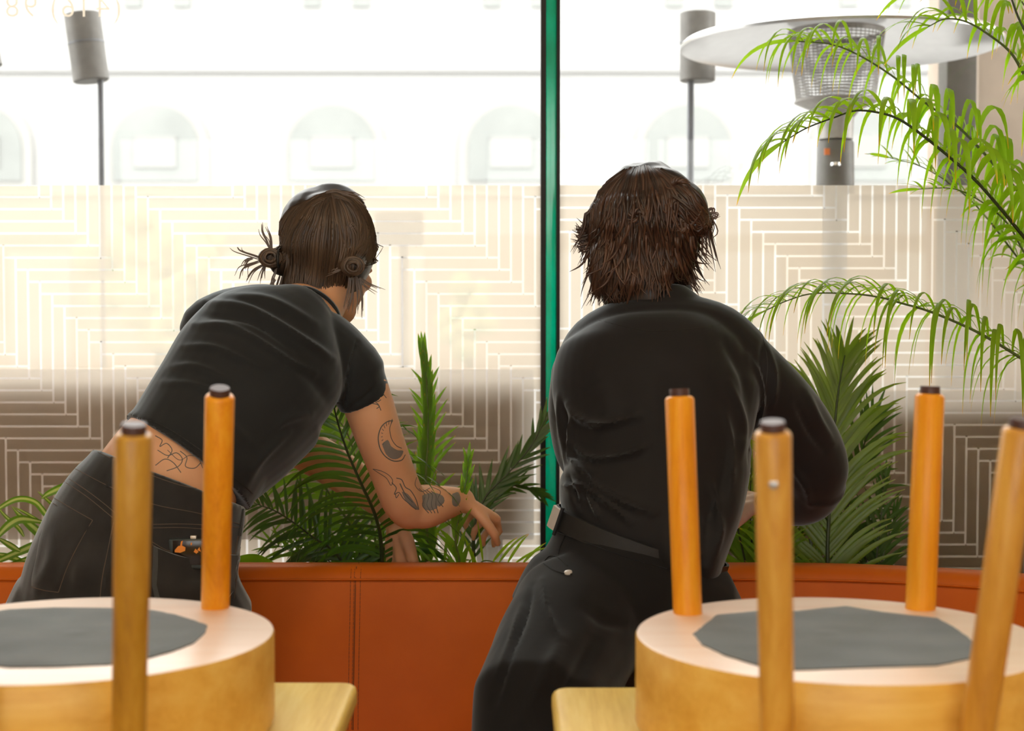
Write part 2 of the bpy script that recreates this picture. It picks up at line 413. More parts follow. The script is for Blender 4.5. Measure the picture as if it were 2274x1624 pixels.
# ceiling lights behind and above the camera
def ceiling_light(x, y, label):
    t = thing('ceiling_light', label, 'ceiling light', (x, y, 3.5), 'square ceiling lights')
    bm = bmesh.new()
    for a, b in (((x-.3, y-.3, 3.46), (x+.3, y-.27, 3.5)), ((x-.3, y+.27, 3.46), (x+.3, y+.3, 3.5)), ((x-.3, y-.27, 3.46), (x-.27, y+.27, 3.5)), ((x+.27, y-.27, 3.46), (x+.3, y+.27, 3.5))): box(bm, a, b)
    fin('frame', bm, 'post', t, False)
    m, nt, p, o = nmat('lamp_diffuser'); p.inputs['Base Color'].default_value = (.9, .85, .75, 1)
    p.inputs['Emission Color'].default_value = (1, .78, .52, 1); p.inputs['Emission Strength'].default_value = LAMP
    boxm('diffuser', (x-.268, y-.268, 3.472), (x+.268, y+.268, 3.485), m, t)
LAMP = 22
ceiling_light(-.9, .2, 'square warm ceiling light above the left table')
ceiling_light(.7, .2, 'square warm ceiling light above the right table')
ceiling_light(-.1, -1.4, 'square warm ceiling light towards the back of the room')

# windows: two big panes with a frosted film cut into a basket-weave of clear lines
U = .02675
ZT = W(1137, 412, WY).z
def film(name, parent, x0, x1, org):
    """cells of film; clear slots are left where the pattern's lines run"""
    bm = bmesh.new(); h = .0024; y = WY-.004
    i0 = math.floor((x0-org.x)/U); i1 = math.ceil((x1-org.x)/U)
    j0 = math.floor((org.z-ZT)/U); j1 = math.ceil((org.z-.14)/U)
    def V(i, j): return (j-i) % 16 < 9            # vertical line on the left side of cell (i, j)
    def H(i, j): return (i-(j-1)) % 16 < 9        # horizontal line on the top of cell (i, j)
    for i in range(i0, i1):
        j = j0
        for j in range(j0, j1):
            a = org.x+i*U+(h if V(i, j) else 0); b = org.x+(i+1)*U-(h if V(i+1, j) else 0)
            t = org.z-j*U-(h if H(i, j) else 0); c = org.z-(j+1)*U+(h if H(i, j+1) else 0)
            a = max(a, x0); b = min(b, x1); t = min(t, ZT)
            if b-a < .001 or t-c < .001: continue
            vs = [bm.verts.new(q) for q in ((a, y, t), (a, y, c), (b, y, c), (b, y, t))]; bm.faces.new(vs)
    bmesh.ops.remove_doubles(bm, verts=bm.verts, dist=.00001)
    return fin(name, bm, 'film', parent, False)
def film_lines(name, parent, x0, x1, org):
    """the lightly etched lines that fill the slots of the film"""
    bm = bmesh.new(); h = .00245; y = WY-.0038
    i0 = math.floor((x0-org.x)/U); i1 = math.ceil((x1-org.x)/U); j0 = math.floor((org.z-ZT)/U); j1 = math.ceil((org.z-.14)/U)
    def quad(a, b, t, c, yy):
        a = max(a, x0); b = min(b, x1); t = min(t, ZT)
        if b-a > .0005 and t-c > .0005: bm.faces.new([bm.verts.new(q) for q in ((a, yy, t), (a, yy, c), (b, yy, c), (b, yy, t))])
    for i in range(i0, i1):
        for j in range(j0, j1):
            xx = org.x+i*U; zz = org.z-j*U
            v = (j-i) % 16 < 9
            if v: quad(xx-h, xx+h, zz, zz-U, y)
            if (i-(j-1)) % 16 < 9: quad(xx+(h if v or (j-1-i) % 16 < 9 else 0), xx+U-(h if (j-i-1) % 16 < 9 else 0), zz+h, zz-h, y-.0001)
    return fin(name, bm, 'frost', parent, False)
XM0, XM1 = .066, .103
for k, (x0, x1, org) in enumerate(((-2.9, XM0, W(35.7, 572.5, WY)), (XM1, 2.5, W(2203, 596, WY)))):
    wn = bpy.data.objects.new('window_%d' % (k+1), None); C.objects.link(wn); wn.location = ((x0+x1)/2, WY, .12); struct(wn)
    boxm('glass_pane', (x0, WY, .12), (x1, WY+.01, 3.42), 'glass', wn)
    film('frosted_film', wn, x0, x1, org)
    film_lines('etched_lines', wn, x0, x1, org)
    if k == 0:
        # mirrored phone number stuck on the far side of the glass
        chars = [('(', 262), ('4', 229), ('1', 187), ('6', 152), (')', 121), ('9', 69), ('8', 28), ('8', -12)]
        bl = bmesh.new()
        for ch, cx in chars:
            fc = bpy.data.curves.new('f', 'FONT'); fc.body = ch; fc.size = .066; fc.extrude = 0; fc.align_x = 'CENTER'; fc.offset = -.0006
            fo = bpy.data.objects.new('f', fc); C.objects.link(fo)
            dg = bpy.context.evaluated_depsgraph_get(); dg.update()
            mm = bpy.data.meshes.new_from_object(fo.evaluated_get(dg))
            base = W(cx, 38, WY)
            mm.transform(Matrix.Translation(base + Vector((0, -.002, 0))) @ Matrix.Rotation(math.pi/2, 4, 'X') @ Matrix.Diagonal((-1, 1, 1, 1)))
            bl.from_mesh(mm); bpy.data.objects.remove(fo); bpy.data.curves.remove(fc); bpy.data.meshes.remove(mm)
        bmesh.ops.recalc_face_normals(bl, faces=bl.faces)
        fin('lettering', bl, 'letter', wn, False)
tr = bpy.data.objects.new('trim_1', None); C.objects.link(tr); tr.location = (.085, WY, .1); struct(tr)
boxm('green_glass_fin', (XM0+.008, WY-.07, .12), (XM1-.006, WY+.012, 3.42), 'green', tr, .001)
boxm('gasket', (XM0-.003, WY-.066, .12), (XM0+.0078, WY+.014, 3.42), 'gasket', tr)
boxm('gasket', (XM1-.0058, WY-.066, .12), (XM1+.001, WY+.014, 3.42), 'gasket', tr)

# ------------------------------------------------------------------ outdoors
struct(boxm('ground', (-45, 3.47, -.15), (45, 40, -.02), 'pavement'))
struct(boxm('ground', (-20, -25, -.15), (20, -4.1, -.02), 'pavement'))
bd = thing('building', 'white building across the street with a row of arched windows', 'building', (0, 25, 0))
FY = 25.0
def zf(py): return W(1137, py, FY).z
def xf(px): return W(px, 400, FY).x
arches = [xf(c) for c in (-55, 340, 735, 1135, 1530, 1925, 2320)]
bm = bmesh.new(); box(bm, (-24, FY+.3, zf(520)), (24, FY+8, 8.2)); fin('wall', bm, 'facade', bd, False)
boxm('ground_floor', (-24, FY+.15, -.02), (24, FY+8, zf(520)), 'facade_low', bd)
def arch_bm(cx, zb, zs, r, y0, y1):
    bm = bmesh.new(); pts = [(cx-r, zb), (cx+r, zb)] + [(cx+r*math.cos(a), zs+r*math.sin(a)) for a in np.linspace(0, math.pi, 17)]
    f = bm.faces.new([bm.verts.new((x, y0, z)) for x, z in pts])
    e = bmesh.ops.extrude_face_region(bm, geom=[f]); bmesh.ops.translate(bm, verts=[v for v in e['geom'] if isinstance(v, bmesh.types.BMVert)], vec=(0, y1-y0, 0))
    bmesh.ops.recalc_face_normals(bm, faces=bm.faces); return bm
for cx in arches:
    fr = fin('window_surround', arch_bm(cx, zf(415), zf(325), .86, FY+.2, FY+.32), 'facade_trim', bd, False)
    fin('arched_pane', arch_bm(cx, zf(400), zf(325), .70, FY+.17, FY+.21), 'facade_win', fr, False)
    boxm('lower_pane', (cx-.34, FY+.14, zf(370)), (cx+.34, FY+.168, zf(300)), 'facade_dim', fr)
for dx in (290, 400, 690, 800, 1092, 1200, 1500, 1610, 1890, 2010):
    boxm('upper_window', (xf(dx)-.14, FY+.26, zf(8)), (xf(dx)+.14, FY+.31, zf(-150)), 'facade_win', bd)
for py, t in ((142, .10), (425, .07)):
    boxm('cornice', (-24, FY+.22, zf(py)-t), (24, FY+.31, zf(py)+t), 'facade', bd, .02)
for cx in arches:
    boxm('shop_door', (cx+.5, FY+.1, 0), (cx+1.5, FY+.16, zf(560)), 'facade_trim', bd, .01)
def shrub(px, py, Y, r, label):
    t = thing('shrub', label, 'shrub', (W(px, py, Y).x, Y, -.02), 'shrubs on the street outside')
    c = W(px, py, Y); bm = bmesh.new(); rr = random.Random(px)
    for k in range(26):
        v = Vector((rr.gauss(0, .4), rr.gauss(0, .3), rr.gauss(0, .55)))*r
        bmesh.ops.create_icosphere(bm, subdivisions=2, radius=r*rr.uniform(.2, .4), matrix=Matrix.Translation(c+v))
    for v in bm.verts: v.co += v.normal*noise.noise(v.co*9)*r*.12
    fin('foliage', bm, 'shrub', t)
    bm = bmesh.new(); tube(bm, [(c.x, Y, -.02), (c.x+.02, Y, c.z*.5), (c.x, Y, c.z)], [.04, .035, .03], 8); fin('trunk', bm, 'stem_dark', t)
shrub(345, 590, 14, .55, 'blurred green shrub on the street left of the bending person')
shrub(430, 720, 12, .34, 'small lime shrub low on the street behind the bending person')
shrub(1040, 720, 13, .30, 'pale green shrub on the street between the two people')
# boards of the patio right outside the glass
def screen(name, x0, x1, zt, zb, y, label, mat):
    t = thing(name, label, 'screen', ((x0+x1)/2, y, -.02))
    bm = bmesh.new(); n = max(1, round((zt-zb)/.118)); hgt = (zt-zb)/n
    for k in range(n): box(bm, (x0, y, zb+k*hgt+.0008), (x1, y+.025, zb+(k+1)*hgt-.0008), .003)
    fin('boards', bm, mat, t)
    for x in np.arange(x0+.1, x1, (x1-x0-.2)/3.001):
        boxm('post', (x-.03, y+.026, -.02), (x+.03, y+.086, zt-.01), 'post', t, .003)
    return t
zt = W(0, 818, 3.47).z; zb = W(0, 1200, 3.47).z
screen('patio_screen', -2.9, .05, zt, zb, 3.47, 'low grey board screen outside the left pane, open underneath', 'board')
screen('patio_screen', .12, 2.5, zt-.05, .02, 3.48, 'low brown board screen outside the right pane, down to the ground', 'board_dark')

def patio_lantern(px, pt, pb, wpx, Y, pw, label, off=0, tilt=0, box_=False):
    c = W(px, pb, Y); top = W(px, pt, Y).z; t = thing('patio_lantern', label, 'patio lantern', (c.x+R(off, Y), Y, -.02), 'dark lanterns on thin poles outside')
    r = R(wpx/2, Y); bm = bmesh.new()
    a = Vector((c.x, Y, c.z)); b = Vector((c.x-tilt*(top-c.z), Y, top))
    def q(f, rr): return a.lerp(b, f), rr
    prof = [(0, .92), (.015, 1), (.03, 1.0), (.97, 1.0), (.985, 1.0), (1, .93)]
    if box_:
        box(bm, (c.x-r, Y-.06, c.z), (c.x+r, Y+.06, top), .01)
    else: tube(bm, [a.lerp(b, f) for f, _ in prof], [r*k for _, k in prof], 32, dome=False)
    h = fin('lantern_head', bm, 'heater_grey', t)
    bm = bmesh.new(); tube(bm, [a.lerp(b, .55), a.lerp(b, .575)], [r*1.02]*2, 32, dome=False)
    if not box_: fin('band', bm, 'heater_pole', h)
    else: bm.free()
    px_ = c.x+R(off, Y); bm = bmesh.new(); tube(bm, [(px_, Y, .03), (px_, Y, c.z+.01)], [R(pw/2, Y)]*2, 14, dome=False); fin('pole', bm, 'heater_pole', t)
    bm = bmesh.new(); tube(bm, [(px_, Y, -.02), (px_, Y, .02), (px_, Y, .035)], [.14, .14, .1], 28, dome=False); fin('base', bm, 'heater_grey', t)
patio_lantern(203, 30, 181, 78, 4.6, 13, 'dark tilted lantern on a pole below the mirrored numbers', 20, .13)
patio_lantern(-32, 60, 150, 74, 4.7, 13, 'dark lantern cut off by the left edge of the view', 0, .2)
patio_lantern(888, 470, 545, 106, 5.2, 22, 'blurred boxy lantern behind the head of the person in the tee', 8, 0, True)
patio_lantern(1549, 28, 181, 78, 4.6, 15, 'dark upright lantern beside the wide heater reflector', -15)

# mushroom patio heater
hx = W(1853, 600, 4.2); Yh = 4.2
ht = thing('patio_heater', 'tall patio heater with a wide round steel reflector outside the right pane', 'patio heater', (hx.x, Yh, -.02))
def lathe(bm, cx, cy, prof, seg=48, closed=False):
    rings = [[bm.verts.new((cx+r*math.cos(2*math.pi*k/seg), cy+r*math.sin(2*math.pi*k/seg), z)) for k in range(seg)] for r, z in prof]
    for r0, r1 in zip(rings, rings[1:]):
        for k in range(seg): bm.faces.new((r0[k], r0[(k+1) % seg], r1[(k+1) % seg], r1[k]))
    if closed: bm.faces.new(rings[-1]); bm.faces.new(list(reversed(rings[0])))
    bmesh.ops.recalc_face_normals(bm, faces=bm.faces)
zH = lambda py: W(1853, py, Yh).z
rd = R(350, Yh); bm = bmesh.new(); z0 = zH(90)
prof = [(0, z0+.055), (rd*.3, z0+.05), (rd*.6, z0+.035), (rd*.85, z0+.012), (rd*.97, z0), (rd, z0-.012), (rd*.995, z0-.02), (rd*.965, z0-.008), (rd*.84, z0+.004), (rd*.6, z0+.027), (rd*.3, z0+.042), (0.001, z0+.047)]
lathe(bm, hx.x+.008, Yh, prof, 72); rf = fin('reflector', bm, 'steel', ht)
bm = bmesh.new(); rb = R(105, Yh)
lathe(bm, hx.x, Yh, [(rb, zH(68)), (rb, zH(76)), (rb*.98, zH(80))], 48); fin('rim', bm, 'mesh', ht)
bm = bmesh.new()
nz = 22; ns = 60
for k in range(nz+1):
    z = zH(72)+(zH(222)-zH(72))*k/nz; rr_ = rb*(1-.18*k/nz)
    lathe(bm, hx.x, Yh, [(rr_, z-.0016), (rr_+.0012, z), (rr_, z+.0016)], 40)
for k in range(ns):
    a = 2*math.pi*k/ns
    tube(bm, [(hx.x+rb*math.cos(a), Yh+rb*math.sin(a), zH(72)), (hx.x+rb*.82*math.cos(a), Yh+rb*.82*math.sin(a), zH(222))], [.0012]*2, 4, dome=False)
fin('burner_mesh', bm, 'mesh', ht)
bm = bmesh.new(); lathe(bm, hx.x, Yh, [(rb*.84, zH(222)), (rb*.86, zH(228)), (rb*.5, zH(246)), (rb*.38, zH(262)), (rb*.36, zH(310))], 40); fin('burner_head', bm, 'mesh', ht)
bm = bmesh.new(); lathe(bm, hx.x, Yh, [(R(41, Yh), zH(430)), (R(42, Yh), zH(426)), (R(40, Yh), zH(318)), (R(38, Yh), zH(314))], 36, True); ch = fin('control_housing', bm, 'heater_grey', ht)
boxm('warning_sticker', (hx.x-.04, Yh-R(41, Yh)-.003, zH(348)), (hx.x-.026, Yh-R(38, Yh), zH(334)), 'orange_lbl', ch)
bm = bmesh.new(); lathe(bm, hx.x-.012, Yh-.06, [(.014, zH(372)), (.013, zH(366)), (.001, zH(364))], 16); fin('knob', bm, 'steel', ch)
bm = bmesh.new(); lathe(bm, hx.x, Yh, [(R(27, Yh), .45), (R(27, Yh), zH(428))], 30, True); fin('pole', bm, 'heater_pole', ht)
bm = bmesh.new(); lathe(bm, hx.x, Yh, [(.23, -.02), (.23, .43), (.2, .5), (.05, .56)], 40, True); fin('base', bm, 'heater_grey', ht)

pr = thing('stone_pier', 'brown stone pier outside at the right edge of the view', 'pier', (1.9, 5.0, -.02))
boxm('shaft', (W(2168, 500, 4.9).x, 4.9, -.02), (2.5, 5.5, 4.6), 'pier', pr, .01)
boxm('plinth', (W(2168, 500, 4.9).x, 4.87, -.02), (2.52, 5.52, .25), 'pier', pr, .01)
ps = thing('bronze_post', 'tall dark bronze post beside the stone pier outside', 'post', (W(2135, 500, 4.75).x, 4.79, -.02))
boxm('shaft', (W(2099, 500, 4.74).x, 4.74, -.02), (W(2166, 500, 4.74).x, 4.84, 4.6), 'post', ps, .004)
boxm('foot_plate', (W(2090, 500, 4.74).x, 4.72, -.02), (W(2172, 500, 4.74).x, 4.85, .0), 'post', ps, .002)

# ------------------------------------------------------------------ banquette
YB = 2.75; XC, RC = .46, .85
bq = thing('banquette', 'long orange leather banquette with stitched back curving towards the right', 'banquette', (-.5, 2.5, 0))
path = [(x, YB, 0, -1) for x in np.linspace(-2.6, XC, 40)]
for a in np.linspace(0, math.pi/2, 26)[1:]:
    path.append((XC+RC*math.sin(a), YB-RC+RC*math.cos(a), -math.sin(a), -math.cos(a)))
for y in np.linspace(YB-RC, .7, 10)[1:]: path.append((XC+RC, y, -1, 0))
def sweep(bm, prof, close=True):
    rings = []
    for x, y, nx, ny in path:
        rings.append([bm.verts.new((x+nx*n, y+ny*n, z)) for n, z in prof])
    m = len(prof)
    for a, b in zip(rings, rings[1:]):
        for k in range(m if close else m-1): bm.faces.new((a[k], a[(k+1) % m], b[(k+1) % m], b[k]))
    if close: bm.faces.new(rings[0]); bm.faces.new(list(reversed(rings[-1])))
    bmesh.ops.recalc_face_normals(bm, faces=bm.faces)
zB = .74
bm = bmesh.new()
sweep(bm, [(.055, .44), (.05, .50), (.028, .60), (.008, .68), (.001, .712), (-.006, .728), (-.018, .7385), (-.04, zB), (-.07, .7385), (-.085, .73), (-.092, .71), (-.092, .02), (-.02, .02), (-.02, .44)])
fin('back_cushion', bm, 'leather', bq, True, 60)
bm = bmesh.new(); sweep(bm, [(.52, .36), (.525, .40), (.52, .43), (.50, .448), (.46, .455), (.12, .455), (.058, .45), (.052, .42), (.052, .36)]); fin('seat_cushion', bm, 'leather', bq, True, 60)
bm = bmesh.new(); sweep(bm, [(.46, .0), (.46, .358), (.0, .358), (.0, .0)]); fin('plinth', bm, 'planter', bq, False)
bm = bmesh.new(); sweep(bm, [(.0025+.0022*math.cos(a), .7195+.0022*math.sin(a)) for a in np.linspace(0, 2*math.pi, 7)[:-1]]); fin('piping', bm, 'leather', bq, True, 80)
bk = BVHTree.FromPolygons([Vector(v) for v in [(-2.6, YB-.055, .44), (-2.6, YB-.001, .715), (.4, YB-.001, .715), (.4, YB-.055, .44)]], [(0, 1, 2, 3)])
bm = bmesh.new()
def prof_n(z):
    P = [(.44, .055), (.50, .05), (.60, .028), (.68, .008), (.712, .001), (.728, -.006), (.7385, -.018), (.741, -.04)]
    return float(np.interp(z, [p[0] for p in P], [p[1] for p in P]))
for px in (775, 783, 797):
    x = (px-1137)*2.74/FPX
    for s0 in np.arange(.46, .735, .0072):
        z0_, z1_ = s0, s0+.0052
        tube(bm, [(x, YB-prof_n(z0_)-.0002, z0_), (x, YB-prof_n(z1_)-.0002, z1_)], [.0006]*2, 6)
fin('stitching', bm, 'thread', bq)
bm = bmesh.new(); x = (786-1137)*2.74/FPX
tube(bm, [(x, YB-prof_n(z), z) for z in np.linspace(.46, .738, 16)]+[(x, YB+.07, .7385)], [.0011]*17, 8); fin('seam', bm, 'thread', bq)

# planter trough behind the banquette
pt = thing('planter_trough', 'long brown planter trough between the banquette and the window', 'planter', (-.2, 3.1, 0))
bm = bmesh.new(); box(bm, (-2.6, 2.86, 0), (2.1, 2.88, .62)); box(bm, (-2.6, 3.28, 0), (2.1, 3.3, .62)); box(bm, (-2.6, 2.88, 0), (-2.58, 3.28, .62)); box(bm, (2.08, 2.88, 0), (2.1, 3.28, .62)); box(bm, (-2.58, 2.88, .0), (2.08, 3.28, .04))
fin('trough', bm, 'planter', pt, False)
bm = bmesh.new(); bmesh.ops.create_grid(bm, x_segments=160, y_segments=16, size=.5, matrix=Matrix.Translation((-.25, 3.08, .585)) @ Matrix.Diagonal((4.66, .4, 1, 1)))
for v in bm.verts: v.co.z += .02*noise.noise(v.co*14)
fin('soil', bm, 'soil', pt)
def soil_z(x, y): return .585

# ------------------------------------------------------------------ tables and upturned stools
def table(x0, x1, y0, y1, label):
    cx, cy = (x0+x1)/2, (y0+y1)/2
    t = thing('table', label, 'table', (cx, cy, 0), 'square yellow wood tables')
    bm = bmesh.new(); v = box(bm, (x0, y0, .722), (x1, y1, .75))
    ve = [e for e in bm.edges if abs(e.verts[0].co.z-e.verts[1].co.z) > .01]
    bmesh.ops.bevel(bm, geom=ve, offset=.022, segments=6, affect='EDGES', profile=.5)
    he = [e for e in bm.edges if abs(e.verts[0].co.z-e.verts[1].co.z) < .001 and len(e.link_faces) == 2 and abs(e.link_faces[0].normal.z-e.link_faces[1].normal.z) > .5]
    bm.normal_update(); he = [e for e in bm.edges if len(e.link_faces) == 2 and e.calc_face_angle(0) > 1.2]
    bmesh.ops.bevel(bm, geom=he, offset=.009, segments=4, affect='EDGES', profile=.5)
    fin('tabletop', bm, 'table', t)
    bm = bmesh.new(); lathe(bm, cx, cy, [(.035, .03), (.035, .70)], 24, True); fin('column', bm, 'metal_dark', t)
    boxm('top_plate', (cx-.14, cy-.14, .70), (cx+.14, cy+.14, .7215), 'metal_dark', t)
    bm = bmesh.new(); lathe(bm, cx, cy, [(.24, 0), (.24, .012), (.2, .022), (.05, .03)], 40, True); fin('base', bm, 'metal_dark', t)
    return t
yb0 = W(700, 1512, 1.0); YT = 0
# depth at which the tabletop height .75 meets row 1513
def depth_at(py, z):
    d = W(1137, py, 1)-ORG; return (z-HC)/d.z
YT = depth_at(1513, .75); YT2 = depth_at(1524, .75)
xl = W(797, 1530, YT).x; xr = W(1224, 1540, YT2).x
table(xl-.62, xl, YT-.62, YT, 'yellow wood table under the stool at the left, beside the person in the tee')
table(xr, xr+.62, YT2-.62, YT2, 'yellow wood table under the right-hand stool, in front of the person in the long shirt')

def on_top(px, py, z=.853): return W(px, py, depth_at(py, z))
DR = .105
def stool(cpx, legs, patch_px, label, dx=0):
    zt = .75+DR; c = W(cpx, 1422, depth_at(1422, zt)); c.y = 1.655; c.x = (cpx-1137)/FPX*c.y
    r = .2205
    t = thing('stool', label, 'stool', (c.x, c.y, .75), 'upturned wooden stools')
    bm = bmesh.new()
    lathe(bm, c.x, c.y, [(r-.012, .7502), (r-.003, .7535), (r, .760), (r, zt-.004), (r-.0015, zt-.001), (r-.005, zt)], 128, True)
    st = fin('seat', bm, 'seat_wood', t); st.data.materials.append(M['lit_top_wood'])
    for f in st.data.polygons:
        if f.normal.z > .9: f.material_index = 1  # upward face takes the wood whitened to look lit by the window
    for (tp, tyY, bpx, bpy, rtop, rbot, matn, screw) in legs:
        top = W(tp[0], tp[1], tyY); bot = W(bpx, bpy, depth_at(bpy, zt) if bpy < 1480 else 1.405)
        # run the leg down along the seat's notch to the tabletop
        d = (bot-top); low = top + d*((top.z-.752)/(top.z-bot.z))
        bm = bmesh.new(); ax = d.normalized()
        L = (low-top).length
        low = low-d*(.004/abs(d.z)) if False else low+Vector((0, 0, .004))
        ps_ = [top+ax*.0, top+ax*.0015, top+ax*.004, top+ax*(L*.5), low]
        tube(bm, ps_, [rtop-.004, rtop-.0015, rtop, (rtop+rbot)/2, rbot], 40, dome=False)
        lg = fin('leg', bm, matn, t)
        bm = bmesh.new(); tube(bm, [top+ax*.001, top-ax*.007, top-ax*.0085], [rtop*.68, rtop*.68, rtop*.64], 32, dome=False); fin('foot_cap', bm, 'cap', lg)
        if screw:
            p = top+ax*screw; f = (ORG-p); f.z = 0; f.normalize(); q = p+f*(rtop+.0004)
            bm = bmesh.new(); tube(bm, [q-f*.002, q, q+f*.0003], [.0042, .0042, .0034], 20, dome=False); fin('screw', bm, 'screw', lg)
    # felt dust cover, cut by hand, slightly wrinkled
    P = [on_top(x, y, zt+.001) for x, y in patch_px]
    bm = bmesh.new(); cc = sum(P, Vector())/len(P); rings = []; G = 14
    Q = []
    for a, b in zip(P, P[1:]+P[:1]):
        for k in range(6): Q.append(a.lerp(b, k/6)+Vector((noise.noise(a*40+Vector((k, 0, 0)))*.0012, noise.noise(b*50+Vector((0, k, 0)))*.0012, 0)))
    for g in range(1, G+1):
        f = g/G; row = []
        for p in Q:
            q = cc.lerp(p, f); q.z = zt+.0012+(.0016*(noise.noise(q*16)+.5) if g < G else .0002); row.append(bm.verts.new(q))
        rings.append(row)
    v0 = bm.verts.new((cc.x, cc.y, zt+.003)); n = len(Q)
    for k in range(n): bm.faces.new((v0, rings[0][k], rings[0][(k+1) % n]))
    for a, b in zip(rings, rings[1:]):
        for k in range(n): bm.faces.new((a[k], b[k], b[(k+1) % n], a[(k+1) % n]))
    bmesh.ops.recalc_face_normals(bm, faces=bm.faces)
    if sum(f.normal.z for f in bm.faces) < 0: bmesh.ops.reverse_faces(bm, faces=bm.faces)
    base = [bm.verts.new((p.x, p.y, zt+.0001)) for p in Q]
    for k in range(n): bm.faces.new((rings[-1][k], rings[-1][(k+1) % n], base[(k+1) % n], base[k]))
    fin('felt_cover', bm, 'felt', t)
    return t
rg = .0172
stool(1868, [((1509, 880), 1.79, 1527, 1362, rg, .0168, 'leg_orange', 0),
             ((2065, 874), 1.80, 2044, 1352, .0172, .0178, 'leg_orange', 0),
             ((1716, 957), 1.36, 1724, 1500, .0165, .0158, 'leg_tan', .048),
             ((2268, 950), 1.37, 2190, 1500, .0165, .0162, 'leg_tan', 0)],
      [(1540, 1408), (1565, 1388), (1592, 1366), (1640, 1362), (1700, 1356), (1770, 1358), (1820, 1352), (1880, 1347), (1960, 1360), (2080, 1373), (2115, 1392), (2150, 1416), (2176, 1440), (2166, 1460), (2080, 1478), (1900, 1483), (1770, 1488), (1690, 1480), (1610, 1455), (1560, 1432)],
      'upturned round stool at the right, dark felt patch with a pointed left corner')
stool(147, [((488, 877), 1.72, 478, 1350, .0166, .0168, 'leg_orange', 0),
            ((297, 962), 1.36, 288, 1510, .0167, .0158, 'leg_brown', 0),
            ((-190, 880), 1.78, -170, 1362, .0168, .0168, 'leg_orange', 0),
            ((-120, 960), 1.36, -75, 1500, .0167, .0160, 'leg_brown', 0)],
      [(-165, 1400), (-120, 1380), (-60, 1366), (20, 1354), (120, 1350), (240, 1351), (340, 1356), (390, 1366), (430, 1378), (460, 1389), (455, 1405), (430, 1428), (385, 1446), (330, 1461), (240, 1476), (120, 1481), (20, 1482), (-60, 1472), (-120, 1450), (-150, 1425)],
      'upturned round stool at the left edge, in front of the bending person')

# ------------------------------------------------------------------ plants
def ribbon(bm, lay, p, d, side, L, wd, droop, segs=7, fold=.25, tipw=.15, curl=0, hue=0, flutter=0):
    """one leaf blade: three verts across, bending under its weight"""
    d = Vector(d).normalized(); prev = None; step = L/segs; cur = Vector(p)
    for k in range(segs+1):
        f = k/segs
        s = side - d*side.dot(d)
        if s.length < 1e-4: s = d.cross(Vector((0, 0, 1)))
        s.normalize(); n = s.cross(d)
        w_ = wd*.5*(min(1, .35+f*4))*(1-max(0, (f-.45)/.55)**1.6*(1-tipw*.2))+.0002
        row = [bm.verts.new(cur-s*w_+n*w_*fold), bm.verts.new(cur), bm.verts.new(cur+s*w_+n*w_*fold)]
        cs = [(f, 1, hue), (f, 0, hue), (f, 1, hue)]
        if prev:
            for j in range(2):
                fc = bm.faces.new((prev[0][j], prev[0][j+1], row[j+1], row[j]))
                vals = (prev[1][j], prev[1][j+1], cs[j+1], cs[j])
                for lp, c in zip(fc.loops, vals): lp[lay] = (c[0], c[1], c[2], 1)
        prev = (row, cs)
        cur = cur + d*step
        d = (d + Vector((0, 0, -1))*droop*(.4+f) * step*10 + s*curl*step*10).normalized()
def frond(parent, pts, n, L, wd, droop, mat, seed=1, fwd=.7, out=.8, up=.25, start=.12, stem_r=.0032, stem_mat='stem', side=None, jit=.12, segs=7, endL=.45, basel=.6, only=0, twist=0):
    """a feather leaf: stem spline with paired blades"""
    rr = random.Random(seed); P = [Vector(p) for p in spl(pts, 12)]
    cum = [0]
    for a, b in zip(P, P[1:]): cum.append(cum[-1]+(b-a).length)
    T = cum[-1]
    def at(s):
        s = max(0, min(1, s))*T
        for i in range(len(P)-1):
            if cum[i+1] >= s:
                f = (s-cum[i])/max(1e-9, cum[i+1]-cum[i]); return P[i].lerp(P[i+1], f), (P[i+1]-P[i]).normalized()
        return P[-1], (P[-1]-P[-2]).normalized()
    bm = bmesh.new(); lay = bm.loops.layers.float_color.new('leaf')
    for k in range(n):
        s = start+(1-start)*(k+.5)/n; p, t = at(s)
        sd = t.cross(Vector((0, 0, 1))) if side is None else (Vector(side)-t*Vector(side).dot(t))
        if sd.length < .05: sd = Vector((1, 0, 0))
        sd.normalize(); u = sd.cross(t).normalized()
        if side is None and u.z < 0: u = -u
        env = basel+(1-basel)*math.sin(min(1, (s-start)/(1-start)*1.9+.1)*math.pi/2)
        if s > .6: env *= 1-(s-.6)/.4*(1-endL)
        for sg in (-1, 1):
            if only and sg != only: continue
            j = lambda: rr.uniform(-jit, jit)
            d = t*(fwd*(.7+.6*s)+j())+sd*sg*(out*(1.1-.5*s)+j())+u*(up+j())
            ribbon(bm, lay, p+t*rr.uniform(-.004, .004), d, t.cross(d).cross(d) if twist else u.cross(d), L*env*rr.uniform(.85, 1.1), wd*(.6+.4*env)*rr.uniform(.85, 1.1), droop*rr.uniform(.7, 1.3), segs, hue=rr.random())
    ribbon(bm, lay, P[-1], (P[-1]-P[-3]), Vector((1, 0, 0)), L*endL, wd*.7, droop*.5, segs, hue=.5)
    fr = fin('frond', bm, mat, parent, True, 80)
    bm = bmesh.new(); k = len(P); tube(bm, P, [stem_r*(1-.75*i/k) for i in range(k)], 7); fin('stem', bm, stem_mat, fr)
    return fr
def plant(name, label, cat, base): return thing(name, label, cat, base, 'plants in the planter trough')
def pot(parent, x, y, z0, z1, r):
    bm = bmesh.new(); lathe(bm, x, y, [(r*.75, z0), (r, z1), (r*.9, z1), (r*.68, z0+.02)], 30); fin('pot', bm, 'pot', parent)

